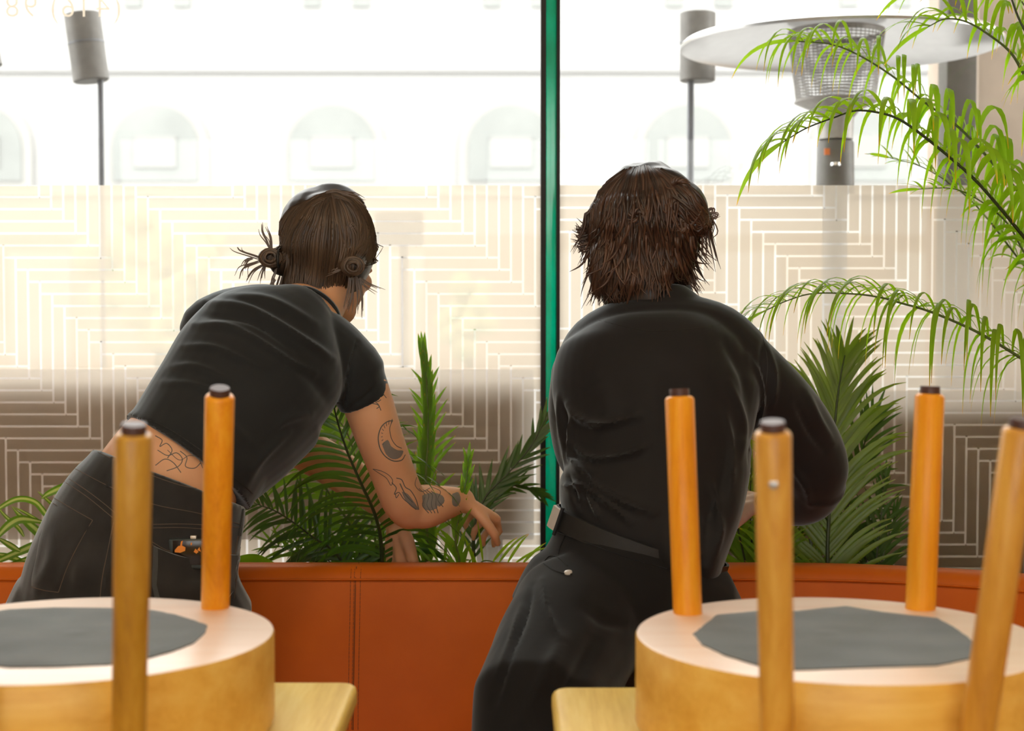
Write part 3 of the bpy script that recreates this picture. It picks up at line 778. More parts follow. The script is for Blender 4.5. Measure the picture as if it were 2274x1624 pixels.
# tall palm at the right edge; its crown leans over the glass
root = Vector((1.22, 3.06, .57))
pa = plant('areca_palm', 'tall lime-green palm whose long fronds hang in from the right edge', 'palm', root)
bm = bmesh.new()
for k, (dx, dy, h) in enumerate(((0, 0, .55), (.03, .02, .5), (-.03, .015, .42))):
    tube(bm, [root+Vector((dx*.4, dy*.4, 0)), root+Vector((dx, dy, h*.5)), root+Vector((dx*1.4, dy*1.4, h))], [.014, .012, .008], 10)
fin('trunk', bm, 'stem', pa)
def pfr(rows): return [W(*r) for r in rows]
crown = lambda dx=0, dz=.5: root+Vector((dx, 0, dz))
A = pfr([(2470, 800, 2.92), (2380, 660, 2.86), (2274, 527, 2.8), (2207, 446, 2.78), (2149, 384, 2.77), (2053, 304, 2.76), (1996, 265, 2.76), (1950, 250, 2.76), (1900, 246, 2.76), (1850, 262, 2.76), (1790, 285, 2.76), (1740, 315, 2.76)])
frond(pa, [crown(.0, .3)]+A, 44, .235, .0125, 3.0, 'palm', 3, .45, .75, .55, .22, .004, 'stem_dark', jit=.1, segs=10, endL=.62)
B = pfr([(2480, 700, 3.05), (2360, 560, 3.02), (2274, 442, 3.0), (2207, 365, 3.0), (2130, 284, 3.0), (2053, 227, 3.0), (1976, 165, 3.0), (1900, 119, 3.0), (1842, 98, 3.0), (1775, 92, 3.0)])
frond(pa, [crown(.02, .35)]+B, 46, .27, .0105, 2.8, 'palm', 5, .5, .8, .5, .2, .004, 'stem', jit=.12, segs=10, endL=.6)
Cc = pfr([(2420, 480, 2.95), (2350, 300, 2.93), (2274, 165, 2.92), (2245, 118, 2.92), (2207, 85, 2.92), (2150, 50, 2.92), (2100, 42, 2.92), (2060, 60, 2.92)])
frond(pa, [crown(.05, .4)]+Cc, 42, .25, .011, 2.2, 'palm', 8, .4, .8, .5, .25, .004, 'stem', jit=.16, segs=9)
D = pfr([(2460, 960, 2.85), (2360, 860, 2.82), (2274, 800, 2.8), (2193, 750, 2.8), (2133, 720, 2.8), (2059, 690, 2.8), (2000, 673, 2.8), (1956, 661, 2.8), (1896, 653, 2.8), (1807, 652, 2.8), (1748, 668, 2.8), (1700, 690, 2.8)])
frond(pa, [crown(-.02, .22)]+D, 46, .26, .0080, 2.6, 'palm', 11, .6, .8, .55, .22, .0036, 'stem', jit=.14, segs=10, endL=.6)
E = pfr([(2440, 420, 2.8), (2380, 240, 2.78), (2300, 110, 2.76), (2262, 40, 2.76), (2235, -30, 2.76), (2190, -90, 2.76)])
frond(pa, [crown(.04, .42)]+E, 30, .20, .011, 2.2, 'palm', 14, .5, .8, .4, .3, .004, 'stem_dark', jit=.16, segs=8)
F = pfr([(2420, 760, 3.1), (2330, 650, 3.1), (2274, 590, 3.1), (2188, 480, 3.12), (2130, 423, 3.14), (2050, 372, 3.15), (1975, 350, 3.15)])
frond(pa, [crown(0, .3)]+F, 30, .115, .0085, 1.6, 'palm', 17, .5, .8, .3, .3, .003, 'stem', jit=.3, segs=7)
Gf = pfr([(2430, 330, 3.05), (2370, 180, 3.05), (2310, 60, 3.05), (2230, -30, 3.05), (2120, -60, 3.05), (2040, -30, 3.05)])
frond(pa, [crown(.06, .44)]+Gf, 36, .24, .010, 2.2, 'palm', 19, .5, .8, .4, .3, .003, 'stem', jit=.2, segs=8)
I_ = pfr([(2400, 700, 2.95), (2330, 640, 2.95), (2274, 560, 2.95), (2240, 500, 2.95), (2190, 455, 2.95), (2120, 420, 2.95), (2040, 420, 2.95)])
frond(pa, [crown(.02, .3)]+I_, 26, .13, .008, 1.5, 'palm', 23, .5, .8, .3, .3, .003, 'stem', jit=.3, segs=8)

# stiff dark palm behind the right person's elbow
rt = W(1845, 1275, 2.98); rt.z = .575
pb = plant('areca_palm', 'stiff dark green palm standing behind the elbow of the person in the long shirt', 'palm', rt)
rows = [rt]+pfr([(1838, 1240, 2.99), (1842, 1130, 3.0), (1850, 1000, 3.02), (1858, 900, 3.04), (1868, 830, 3.06), (1876, 790, 3.08)])
frond(pb, rows, 44, .20, .0115, .6, 'palm_yellow', 31, 1.15, .8, 0, .12, .0045, 'stem_dark', (1, -.15, 0), .12, 8, .5, .85)
rows = [rt+Vector((.02, .02, 0))]+pfr([(1862, 1200, 3.08), (1890, 1100, 3.1), (1915, 1000, 3.12), (1940, 930, 3.14)])
frond(pb, rows, 26, .15, .010, .6, 'palm_dark', 33, .9, .8, 0, .05, .004, 'stem_dark', (1, .3, 0), .2, 7, .5, .8)
rows = [rt+Vector((-.02, .0, 0))]+pfr([(1800, 1200, 3.0), (1770, 1120, 3.02), (1730, 1040, 3.04), (1700, 980, 3.04)])
frond(pb, rows, 30, .14, .009, .5, 'palm_yellow', 35, .9, .8, 0, .05, .004, 'stem_dark', (1, .2, 0), .2, 7, .5, .8)
rt2 = W(1690, 1290, 2.97); rt2.z = .575
pc = plant('areca_palm', 'low green palm showing between the torso and bent arm of the right person', 'palm', rt2)
for k, (ex, ey, dy) in enumerate(((1625, 1120, 0), (1668, 1040, .03), (1720, 1130, -.02), (1755, 1150, .05), (1650, 1180, .06))):
    mx_, my_ = (1690+ex)/2+(-12 if ex < 1690 else 12), (1290+ey)/2
    frond(pc, [rt2, W(mx_, my_, 2.98+dy), W(ex, ey, 3.0+dy)], 22, .10, .008, .8, 'palm_yellow' if k % 2 else 'palm_mid', 40+k, .9, .8, 0, .1, .003, 'stem_dark', (1, .4*(k % 3-1), 0), .25, 6, .5, .8)
rt3 = W(1930, 1290, 3.05); rt3.z = .575
pc2 = plant('areca_palm', 'short dark palm low against the right pane, left of the rearmost right stool leg', 'palm', rt3)
for k, (ex, ey) in enumerate(((1990, 1140), (1965, 1060), (1900, 1150))):
    frond(pc2, [rt3, W((1930+ex)/2+6, (1290+ey)/2, 3.07), W(ex, ey, 3.1)], 16, .085, .0075, .7, 'palm_dark', 50+k, 1.0, .7, 0, .1, .003, 'stem_dark', (1, .3, 0), .25, 6, .5, .8)

# palms around the left person's hands
rq = W(852, 1285, 2.93); rq.z = .575
pd = plant('areca_palm', 'arching dark palm under the forearms of the bending person', 'palm', rq)
frond(pd, [rq]+pfr([(848, 1230, 2.9), (835, 1150, 2.86), (800, 1070, 2.82), (770, 1000, 2.8), (748, 930, 2.8), (735, 870, 2.82)]), 34, .20, .0095, 1.6, 'palm_dark', 61, .55, 1.0, 0, .03, .0045, 'stem_dark', (1, .1, .2), .12, 10, .5, .95)
frond(pd, [rq+Vector((-.03, .05, 0))]+pfr([(790, 1200, 3.04), (740, 1110, 3.06), (690, 1040, 3.08), (640, 1000, 3.1)]), 32, .17, .0085, 1.4, 'palm_mid', 63, .6, 1.0, 0, .05, .0035, 'stem', (1, .2, .5), .2, 8, .5, .9)
frond(pd, [rq+Vector((-.05, .02, 0))]+pfr([(760, 1250, 2.98), (690, 1190, 3.0), (620, 1140, 3.02), (570, 1120, 3.04)]), 30, .13, .008, 1.2, 'palm_dark', 65, .6, 1.0, 0, .05, .0035, 'stem_dark', (.6, .2, 1), .2, 8, .5, .9)
frond(pd, [rq+Vector((.0, .08, 0))]+pfr([(830, 1180, 3.1), (800, 1060, 3.14), (770, 960, 3.16), (720, 900, 3.18)]), 34, .17, .0095, 1.0, 'palm_mid', 67, .8, 1.0, 0, .05, .0035, 'stem', (1, .2, .3), .2, 8, .5, .9)
for k in range(5):
    ex = 600+k*62; frond(pd, [rq+Vector((-.04-.0*k, .06, 0)), W((ex+830)/2, 1262, 3.02), W(ex, 1205+8*(k % 2), 3.05)], 16, .09, .0065, .9, 'palm_mid', 70+k, .7, .8, 0, .1, .0025, 'stem', (.3, .2, 1), .3, 6, .5, .8)
rq2 = W(945, 1285, 3.02); rq2.z = .575
pe = plant('young_palm', 'young pale green frond standing upright beside the tattooed arm', 'palm', rq2)
frond(pe, [rq2]+pfr([(948, 1200, 3.02), (945, 1080, 3.02), (950, 960, 3.03), (948, 860, 3.04), (942, 800, 3.05)]), 34, .085, .0125, .1, 'palm_mid', 81, 1.3, .28, 0, .2, .004, 'stem', (1, .5, 0), .12, 7, .7, .9)
frond(pe, [rq2]+pfr([(952, 1190, 3.05), (952, 1060, 3.06), (956, 950, 3.07), (952, 850, 3.08)]), 14, .085, .0075, .5, 'palm_mid', 83, .9, .9, 0, .3, .003, 'stem', (1, .3, 0), .3, 6, .6, .9)
rq3 = W(1035, 1285, 2.9); rq3.z = .575
pf = plant('small_palm', 'small palm with thin curling blades beside the fist of the bending person', 'palm', rq3)
frond(pf, [rq3]+pfr([(1020, 1250, 2.86), (1012, 1200, 2.84), (1022, 1130, 2.83), (1035, 1070, 2.83), (1040, 1020, 2.83)]), 20, .055, .008, .4, 'palm_mid', 91, 1.0, .4, 0, .2, .003, 'stem', (1, .3, 0), .2, 6, .6, .9)
frond(pf, [rq3]+pfr([(1060, 1262, 2.86), (1110, 1250, 2.84), (1170, 1252, 2.83)]), 16, .085, .0055, .9, 'palm', 93, .3, .9, 0, .05, .002, 'stem', (0, .1, 1), .2, 8, .7, .9, only=1)
frond(pf, [rq3]+pfr([(1000, 1262, 2.9), (960, 1250, 2.9), (910, 1252, 2.9)]), 14, .075, .0055, 1.1, 'palm_mid', 95, .3, .9, 0, .05, .002, 'stem', (0, .1, 1), .3, 8, .7, .9)
rq4 = W(1060, 1285, 3.12); rq4.z = .575
pg = plant('areca_palm', 'dark palm fronds reaching towards the green glass fin', 'palm', rq4)
frond(pg, [rq4]+pfr([(1050, 1200, 3.12), (1075, 1110, 3.14), (1130, 1050, 3.16), (1180, 990, 3.18), (1212, 930, 3.2)]), 24, .085, .0085, .3, 'palm_dark', 97, .9, .55, 0, .35, .003, 'stem_dark', (1, .2, .6), .2, 6, .6, .9)
frond(pg, [rq4]+pfr([(1055, 1180, 3.14), (1090, 1110, 3.17), (1150, 1078, 3.2), (1205, 1100, 3.22)]), 18, .06, .0075, .5, 'palm_dark', 99, .9, .55, 0, .3, .003, 'stem_dark', (.5, .2, .8), .2, 6, .6, .9)

# broad variegated leaves at the left
rd_ = W(70, 1300, 3.0); rd_.z = .575
dr = plant('dracaena', 'broad-leaved striped plant at the left edge beside the jeans', 'plant', rd_)
rr = random.Random(4)
def blade(bm, lay, pts, wpx, Y, sag=.0):
    """a broad leaf along a drawn rib, folded along its middle"""
    P = [W(q[0], q[1], Y+sag*i) for i, q in enumerate(spl(pts, 8))]; n = len(P); prev = None
    for i, p in enumerate(P):
        f = i/(n-1); t = (P[min(i+1, n-1)]-P[max(i-1, 0)]).normalized(); s_ = t.cross(Vector((.25, 1, .35))).normalized(); nn = s_.cross(t)
        w_ = R(wpx/2, Y)*min(1, .35+f*3)*(1-max(0, (f-.4)/.6)**1.8)+.0003
        row = [bm.verts.new(p-s_*w_-nn*w_*.35), bm.verts.new(p), bm.verts.new(p+s_*w_-nn*w_*.35)]; cs = [(f, 1), (f, 0), (f, 1)]
        if prev:
            for j in range(2):
                fc = bm.faces.new((prev[0][j], prev[0][j+1], row[j+1], row[j]))
                for lp, c in zip(fc.loops, (prev[1][j], prev[1][j+1], cs[j+1], cs[j])): lp[lay] = (c[0], c[1], .5, 1)
        prev = (row, cs)
blades = [([(150, 1190), (105, 1143), (78, 1114), (40, 1108), (0, 1128), (-40, 1160)], 15, 3.0), ([(150, 1250), (97, 1190), (60, 1158), (25, 1125)], 24, 3.02), ([(150, 1190), (97, 1163), (60, 1140), (27, 1125)], 9, 3.04),
          ([(190, 1070), (150, 1078), (110, 1095), (90, 1109)], 16, 3.06), ([(150, 1150), (120, 1122), (100, 1105), (83, 1091)], 9, 3.08), ([(100, 1160), (52, 1152), (25, 1162), (0, 1186), (-20, 1215)], 18, 2.98),
          ([(54, 1192), (42, 1172), (12, 1145), (-10, 1120)], 11, 3.05), ([(130, 1200), (85, 1208), (50, 1222), (0, 1244), (-30, 1262)], 17, 2.97), ([(46, 1224), (20, 1208), (-10, 1192)], 16, 2.96),
          ([(120, 1225), (75, 1238), (30, 1252), (-15, 1262)], 14, 2.99), ([(110, 1262), (60, 1250), (30, 1251), (-10, 1266)], 10, 2.95), ([(60, 1250), (20, 1235), (-30, 1228)], 15, 3.03), ([(-10, 1262), (-60, 1180), (-110, 1150), (-160, 1190)], 18, 3.0)]
for pts, wpx, Y in blades:
    bm = bmesh.new(); lay = bm.loops.layers.float_color.new('leaf')
    blade(bm, lay, pts, wpx*1.1, Y); fin('leaf', bm, 'blade', dr, True, 80)
bm = bmesh.new()
for k in range(4): tube(bm, [rd_+Vector((k*.02-.03, 0, 0)), rd_+Vector((k*.025-.035, 0, .06))], [.008, .006], 8)
fin('stalk', bm, 'stem', dr)
rl = W(560, 1290, 2.96); rl.z = .575
dl = plant('dracaena', 'single broad green leaf lying over the banquette beside the jeans', 'plant', rl)
bm = bmesh.new(); lay = bm.loops.layers.float_color.new('leaf')
blade(bm, lay, [(505, 1270), (535, 1246), (570, 1240), (600, 1250), (628, 1262)], 26, 2.93); fin('leaf', bm, 'palm_mid', dl, True, 80)
bm = bmesh.new(); tube(bm, [rl, W(525, 1275, 2.94), W(521, 1262, 2.93)], [.005, .004, .003], 8); fin('stalk', bm, 'stem', dl)

# ------------------------------------------------------------------ people
def hand(bm, wrist, fd, pn, L=.17, curl=(.5, .7, .8, .9), thumb_side=1, spread=.06, wr=.021):
    """palm, four unequal bent fingers and a thumb; fd finger direction, pn the way the palm faces"""
    fd = Vector(fd).normalized(); pn = Vector(pn); pn = (pn-fd*pn.dot(fd)).normalized(); ac = fd.cross(pn).normalized()*thumb_side
    pl = L*.50
    def T(pts, rad, seg=12): tube(bm, pts, rad, seg)
    for o_, r_ in ((-.55, .012), (0, .0135), (.55, .0125)):
        T([wrist+ac*o_*.022, wrist+fd*pl*.5+ac*o_*.055*.9, wrist+fd*pl+ac*o_*.065], [r_*1.1, r_*1.15, r_*.95])
    T([wrist-fd*.02, wrist+fd*.02], [wr, wr*.95])
    lens = (.82, .98, .92, .72)
    for k in range(4):
        o_ = 1.0-k*.62; b = wrist+fd*(pl*(1-.03*k))+ac*o_*.036
        d = (fd+ac*(1.2-k*.8)*spread).normalized(); seg = L*.5*lens[k]; c = curl[k]; p = b-d*.012; pts = [p]; cur = b
        pts.append(cur)
        for s_, cf in ((.46, .55), (.30, 1.0), (.24, .8)):
            a = c*cf; axis = d.cross(pn).normalized(); d = Matrix.Rotation(a, 3, axis) @ d; pn2 = None
            cur = cur+d*seg*s_; pts.append(cur.copy())
        T(pts, [.0088, .0088, .0082, .0076, .0062], 12)
    tb = wrist+fd*pl*.28+ac*.024; td = (fd*.55+ac*.75+pn*.35).normalized()
    p1 = tb+td*.032; p2 = p1+(td+fd*.5+pn*.3).normalized()*.03; p3 = p2+(fd*.9+pn*.6).normalized()*.024
    T([tb-td*.01, p1, p2, p3], [.0125, .0108, .0095, .0075], 12)
def head(bm, c, fwd, up, s=1.0):
    fwd = Vector(fwd).normalized(); up = Vector(up); up = (up-fwd*up.dot(fwd)).normalized(); rt_ = fwd.cross(up).normalized()
    B = Matrix((rt_, fwd, up)).transposed()
    P = lambda x, y, z: c+B @ Vector((x, y, z))*s
    E = lambda x, y, z, a, b, d: ell(bm, P(x, y, z), (a*s, b*s, d*s), B)
    E(0, -.012, .03, .075, .093, .088)       # skull
    E(0, .038, -.025, .058, .052, .075)      # face
    E(0, .048, -.082, .038, .036, .030)      # chin
    E(0, .02, -.06, .053, .055, .040)        # jaw
    E(0, .084, .012, .046, .016, .012)       # brow
    tube(bm, [P(0, .085, .008), P(0, .102, -.022), P(0, .098, -.032)], [.008*s, .012*s, .009*s], 10)   # nose
    for sx in (-1, 1):
        E(sx*.011, .092, -.033, .008, .008, .007)
        E(sx*.036, .066, -.022, .02, .02, .018)       # cheek
        E(sx*.075, -.006, -.005, .009, .017, .030)    # ear
        E(sx*.078, -.012, .008, .007, .014, .016)
    E(0, .088, -.052, .020, .008, .0055); E(0, .086, -.062, .017, .009, .006)   # lips
    return P, B
def eyes(P, B, s, parent):
    bm = bmesh.new()
    for sx in (-1, 1): ell(bm, P(sx*.03, .076, .0), (.0115*s,)*3, B, 14)
    fin('eyes', bm, 'eye', parent)

def lock(bm, lay, pts, r0, seg=5, hue=.5, flat=.6):
    """one tapered strand of hair"""
    P = [Vector(p) for p in pts]; n = len(P); prev = None
    for i in range(n):
        t = (P[min(i+1, n-1)]-P[max(i-1, 0)])
        if t.length < 1e-6: continue
        a, b = frame_at(t); f = i/(n-1); r = r0*(min(1, .5+f*3))*(1-f**2.2)+.0003
        row = [bm.verts.new(P[i]+a*r*math.cos(2*math.pi*k/seg)+b*r*flat*math.sin(2*math.pi*k/seg)) for k in range(seg)]
        if prev:
            for k in range(seg):
                fc = bm.faces.new((prev[k], prev[(k+1) % seg], row[(k+1) % seg], row[k]))
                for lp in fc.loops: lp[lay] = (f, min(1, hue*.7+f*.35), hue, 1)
        prev = row
def hair_locks(bm, lay, bvh, path, n, spread, r0, rr, lift=.004, ends=.0, seg=5, hmax=1.0, cen=(732, 545), free=.8):
    """strands combed over the head along a drawn path"""
    for k in range(n):
        wave = rr.uniform(1, 7) if spread > 5.5 else 1.5; wf = rr.uniform(3, 7)
        ox, oy = rr.gauss(0, spread), rr.gauss(0, spread*.5); e = rr.gauss(0, ends); e2 = rr.gauss(0, ends)
        L = spl(path, 5); m = len(L); pts = []; Y = None; lf = lift*rr.uniform(.2, 1.6); ph = rr.uniform(0, 6)
        for i, q in enumerate(L):
            f = i/(m-1); x = q[0]+ox*(.6+.4*f)+e*f**3; y = q[1]+oy+e2*f**3+2*math.sin(ph+f*5); x += wave*math.sin(ph*1.7+f*wf)*f
            h, nn = hit(bvh, x, y)
            if f < free and h is None:
                dd = math.hypot(cen[0]-x, cen[1]-y)+1e-6
                for st_ in (5, 10, 16, 24, 36, 50):
                    x_, y_ = x+(cen[0]-x)/dd*st_, y+(cen[1]-y)/dd*st_; h, nn = hit(bvh, x_, y_)
                    if h is not None: x, y = x_, y_; break
            if h is not None and (Y is None or abs(h.y-Y) < .05): Y = h.y; p = h+(ORG-h).normalized()*lf*math.sin(min(1, f*3)*math.pi/2)
            else:
                if Y is None: continue
                p = W(x, y, Y-.002)
            pts.append(p)
        if len(pts) > 4: lock(bm, lay, pts, r0*rr.uniform(.6, 1.3), seg, rr.random()*hmax)

# ---- the person bending on the left -------------------------------------------------
base1 = Vector((W(330, 1150, 2.5).x, 2.45, .46))
YS = 2.74
bm = bmesh.new()
# trunk of the body under the clothes
ptube(bm, [(300, 1340, 2.5, 200, .10), (330, 1180, 2.5, 186, .105), (385, 1050, 2.52, 156, .095), (440, 975, 2.55, 138, .085), (500, 900, 2.59, 158, .095), (560, 830, 2.63, 168, .10), (625, 760, 2.68, 150, .095), (672, 712, 2.72, 90, .07)], 28)
# shoulders, neck, head
ptube(bm, [(500, 730, 2.74, 66, .055), (600, 730, 2.72, 80, .065), (720, 780, 2.72, 80, .06), (785, 835, 2.72, 62, .052)], 20)
ptube(bm, [(672, 735, 2.71, 62, .05), (712, 690, 2.74, 50, .048), (735, 640, 2.765, 48, .048), (745, 600, 2.78, 50, .05)], 18)
HC1 = W(728, 574, 2.80); f1 = Vector((.42, .80, -.42)); u1 = Vector((.10, .5, .86))
P1, B1 = head(bm, HC1, f1, u1, 1.0)
# right arm (near), bent at the elbow
ptube(bm, [(790, 830, 2.72, 60, .05), (815, 890, 2.72, 57, .047), (842, 970, 2.73, 53, .044), (868, 1040, 2.75, 50, .04), (893, 1105, 2.77, 50, .038), (912, 1135, 2.79, 46, .036)], 20)
ptube(bm, [(905, 1128, 2.79, 46, .036), (945, 1125, 2.80, 50, .037), (985, 1118, 2.82, 40, .032), (1016, 1113, 2.84, 31, .024), (1032, 1112, 2.85, 28, .021)], 20)
hand(bm, W(1020, 1112, 2.845), (.62, .75, -.42), (-.1, .3, -1), .15, (1.15, 1.25, 1.3, 1.35), -1)
# left arm (far), reaching down under the chest
ptube(bm, [(520, 770, 2.76, 56, .05), (590, 880, 2.84, 54, .046), (665, 985, 2.90, 50, .043), (735, 1032, 2.93, 46, .038)], 18)
ptube(bm, [(725, 1028, 2.93, 46, .038), (790, 1070, 2.93, 44, .036), (845, 1115, 2.92, 36, .03), (880, 1160, 2.91, 27, .022)], 18)
hand(bm, W(882, 1165, 2.91), (.15, -.2, -1), (.6, .5, 0), .15, (.7, .8, .9, 1.0), -1)
# legs: kneeling on the seat, shins back towards the room
for sx in (-1, 1):
    hip = W(300+sx*95, 1330, 2.5); kn = Vector((base1.x+sx*.11-.03, 2.52, .55)); an = Vector((kn.x, 2.2, .53))
    tube(bm, [hip, hip.lerp(kn, .5), kn], [.085, .075, .06], 16); tube(bm, [kn, kn.lerp(an, .4), an], [.055, .052, .036], 16)
    tube(bm, [an, an+Vector((0, -.06, .02)), an+Vector((0, -.16, .01))], [.034, .036, .026], 14)
b1 = remesh(bm, .0042, 5)
body_bvh = bvh_of(b1); b1_parts = b1.copy()
person1 = fin('person', b1, 'skin1', None)
tag(person1, 'person bending over the banquette in a charcoal cropped tee and black jeans, one arm tattooed', 'person')
eyes(P1, B1, 1.0, person1)
# tattoos on arm and lower back
bm = bmesh.new()
T_ = lambda pts, w_=2.2: seam(bm, body_bvh, pts, w_, .0002, 6, .0002)
T_([(806, 878), (818, 886), (828, 884), (838, 892), (846, 888)]); T_([(806, 878), (822, 895), (832, 892), (842, 902), (836, 908)]); T_([(820, 868), (832, 880), (848, 874), (858, 884)]); T_([(826, 896), (840, 900), (846, 912)])
T_([(872, 934), (858, 938), (846, 950), (840, 972), (844, 996), (856, 1014), (874, 1024), (892, 1022), (900, 1010)], 3)
T_([(872, 934), (866, 948), (866, 960), (870, 976), (880, 990), (892, 996)], 2)
for k in range(9):
    a = math.radians(100+k*14); T_([(876+30*math.cos(a), 968-38*math.sin(a)), (872+22*math.cos(a), 968-27*math.sin(a))], 1.6)
T_([(828, 1042), (846, 1046), (864, 1056), (872, 1068), (868, 1078), (858, 1062), (840, 1050), (828, 1042)], 1.8)
T_([(870, 1072), (880, 1084), (876, 1098), (886, 1094), (896, 1108), (910, 1120), (924, 1132)], 2.4); T_([(880, 1062), (892, 1066), (900, 1082), (912, 1090), (924, 1110), (930, 1132)], 2.4)
T_([(888, 1074), (900, 1098), (916, 1116)], 3); T_([(878, 1096), (880, 1106), (886, 1098)], 2)
for k in range(4): T_([(930+k*9, 1085+k*2), (944+k*8, 1100), (938+k*10, 1122), (952+k*7, 1140)], 2.2)
T_([(925, 1060), (922, 1078), (936, 1092), (955, 1084)], 2); T_([(960, 1082), (978, 1092), (972, 1110), (984, 1126)], 2)
fin('tattoo', bm, 'ink', person1); bm = bmesh.new()
T_([(345, 968), (360, 978), (355, 992), (370, 985), (382, 1000), (372, 1018)]); T_([(350, 1000), (372, 1012), (392, 1006), (405, 1020), (396, 1036), (370, 1046)]); T_([(400, 1002), (415, 1016), (412, 1036), (432, 1040), (446, 1028)]); T_([(345, 1034), (366, 1020), (385, 1028), (402, 1050)]); T_([(372, 1000), (398, 1022), (420, 1012), (440, 1018), (450, 1040)], 1.6)
fin('tattoo', bm, 'ink', person1)
bm = bmesh.new()
patch(bm, body_bvh, [(846, 985), (860, 975), (868, 990), (884, 1000), (898, 1002), (890, 1018), (872, 1022), (856, 1010)], .0003)
fin('tattoo_shading', bm, 'ink_soft', person1); bm = bmesh.new()
patch(bm, body_bvh, [(890, 1090), (905, 1096), (922, 1118), (932, 1134), (918, 1130), (900, 1112)], .0003)
patch(bm, body_bvh, [(935, 1100), (960, 1092), (985, 1100), (988, 1118), (960, 1136), (940, 1130)], .0002)
patch(bm, body_bvh, [(1003, 1096), (1018, 1092), (1024, 1110), (1016, 1126), (1004, 1122)], .0003)
tso = fin('tattoo_shading', bm, 'ink_soft', person1)

# cropped tee
bm = bmesh.new()
ptube(bm, [(417, 1030, 2.55, 172, .126), (440, 1000, 2.56, 168, .124), (490, 925, 2.59, 172, .122), (555, 845, 2.63, 187, .125), (618, 770, 2.68, 172, .12), (668, 712, 2.72, 100, .088), (690, 690, 2.735, 70, .068)], 36, dome=False)
ptube(bm, [(468, 735, 2.74, 74, .06), (530, 712, 2.74, 76, .075), (620, 722, 2.71, 86, .085), (720, 775, 2.71, 82, .075), (785, 828, 2.72, 74, .064)], 24)
ptube(bm, [(770, 815, 2.72, 74, .064), (792, 850, 2.72, 66, .06), (812, 893, 2.725, 61, .056)], 24, dome=False)
ptube(bm, [(510, 1085, 2.56, 52, .11), (560, 1010, 2.6, 85, .11), (620, 930, 2.65, 100, .11)], 24)
t1 = remesh(bm, .0045, 4)
folds(t1, [([(455, 672), (560, 690), (680, 760), (740, 800)], 9, .0055), ([(430, 722), (520, 730), (640, 800), (700, 830)], 8, .0045), ([(405, 770), (480, 775), (580, 820)], 8, .0035),
           ([(380, 815), (440, 815), (520, 850)], 8, .003), ([(500, 660), (600, 668), (700, 720)], 10, .004), ([(450, 700), (560, 715), (660, 780)], 8, -.004), ([(360, 850), (430, 855), (500, 880)], 8, .0025),
           ([(795, 760), (782, 800), (772, 850), (766, 900)], 5, -.004), ([(640, 800), (700, 850), (740, 910)], 14, -.003), ([(600, 960), (640, 930), (690, 920)], 10, .003), ([(545, 1080), (580, 1020), (640, 960)], 9, .003),
           ([(280, 932), (350, 946), (435, 1000), (515, 1066), (560, 1108)], 4, -.0018), ([(762, 915), (800, 890), (856, 842)], 4, -.0015), ([(420, 920), (500, 940), (560, 990)], 14, .003)], .0012, 14)
tee_bvh = bvh_of(t1); tee = fin('cropped_tee', t1, 'tee', person1)
bm = bmesh.new()
for a in np.linspace(0, 2*math.pi, 41)[:-1]: pass
c0 = W(694, 690, 2.733); ax_ = (W(735, 640, 2.765)-W(672, 735, 2.71)).normalized(); aa, bb = frame_at(ax_)
ring_ = [c0+aa*R(62, 2.73)*math.cos(t)+bb*.058*math.sin(t)+ax_*.006 for t in np.linspace(0, 2*math.pi, 33)]
tube(bm, ring_, [(.004, .007)]*33, 8, cap=False); fin('neckband', bm, 'tee', tee)
bm = bmesh.new(); seam(bm, tee_bvh, [(792, 752), (780, 800), (768, 860), (758, 925)], 1.6, .0002, 8, .0002)
fin('stitching', bm, 'gasket', tee); bm = bmesh.new(); seam(bm, tee_bvh, [(284, 930), (350, 940), (436, 993), (518, 1058), (562, 1098)], 1.4, .0002, 10, .0002); fin('stitching', bm, 'gasket', tee); bm = bmesh.new(); seam(bm, tee_bvh, [(766, 908), (800, 884), (850, 838)], 1.4, .0002, 8, .0002); fin('stitching', bm, 'gasket', tee)

# jeans
bm = bmesh.new()
ptube(bm, [(378, 1062, 2.51, 180, .118), (362, 1100, 2.505, 192, .124), (330, 1170, 2.5, 214, .132), (300, 1260, 2.49, 232, .138), (285, 1340, 2.48, 244, .135), (280, 1400, 2.48, 246, .13)], 40, dome=False)
for sx in (-1, 1):
    hip = W(285+sx*120, 1370, 2.49); kn = Vector((base1.x+sx*.11-.03, 2.50, .55)); an = Vector((kn.x, 2.24, .535))
    tube(bm, [hip, hip.lerp(kn, .5), kn], [.115, .098, .08], 20); tube(bm, [kn, kn.lerp(an, .4), an], [.075, .07, .062], 20)
j1 = remesh(bm, .0048, 4)
folds(j1, [([(252, 1330), (262, 1260), (285, 1190), (350, 1140)], 9, -.005), ([(230, 1330), (245, 1250)], 10, .003), ([(330, 1300), (420, 1310), (510, 1290)], 12, .003), ([(120, 1200), (110, 1260), (80, 1310)], 12, .0035),
           ([(545, 1150), (530, 1190), (528, 1240)], 8, .003), ([(535, 1235), (515, 1260), (530, 1290)], 7, .004), ([(180, 1250), (170, 1300)], 14, .003)], .0012, 20)
jb = bvh_of(j1); jeans = fin('jeans', j1, 'jeans', person1)
bm = bmesh.new()
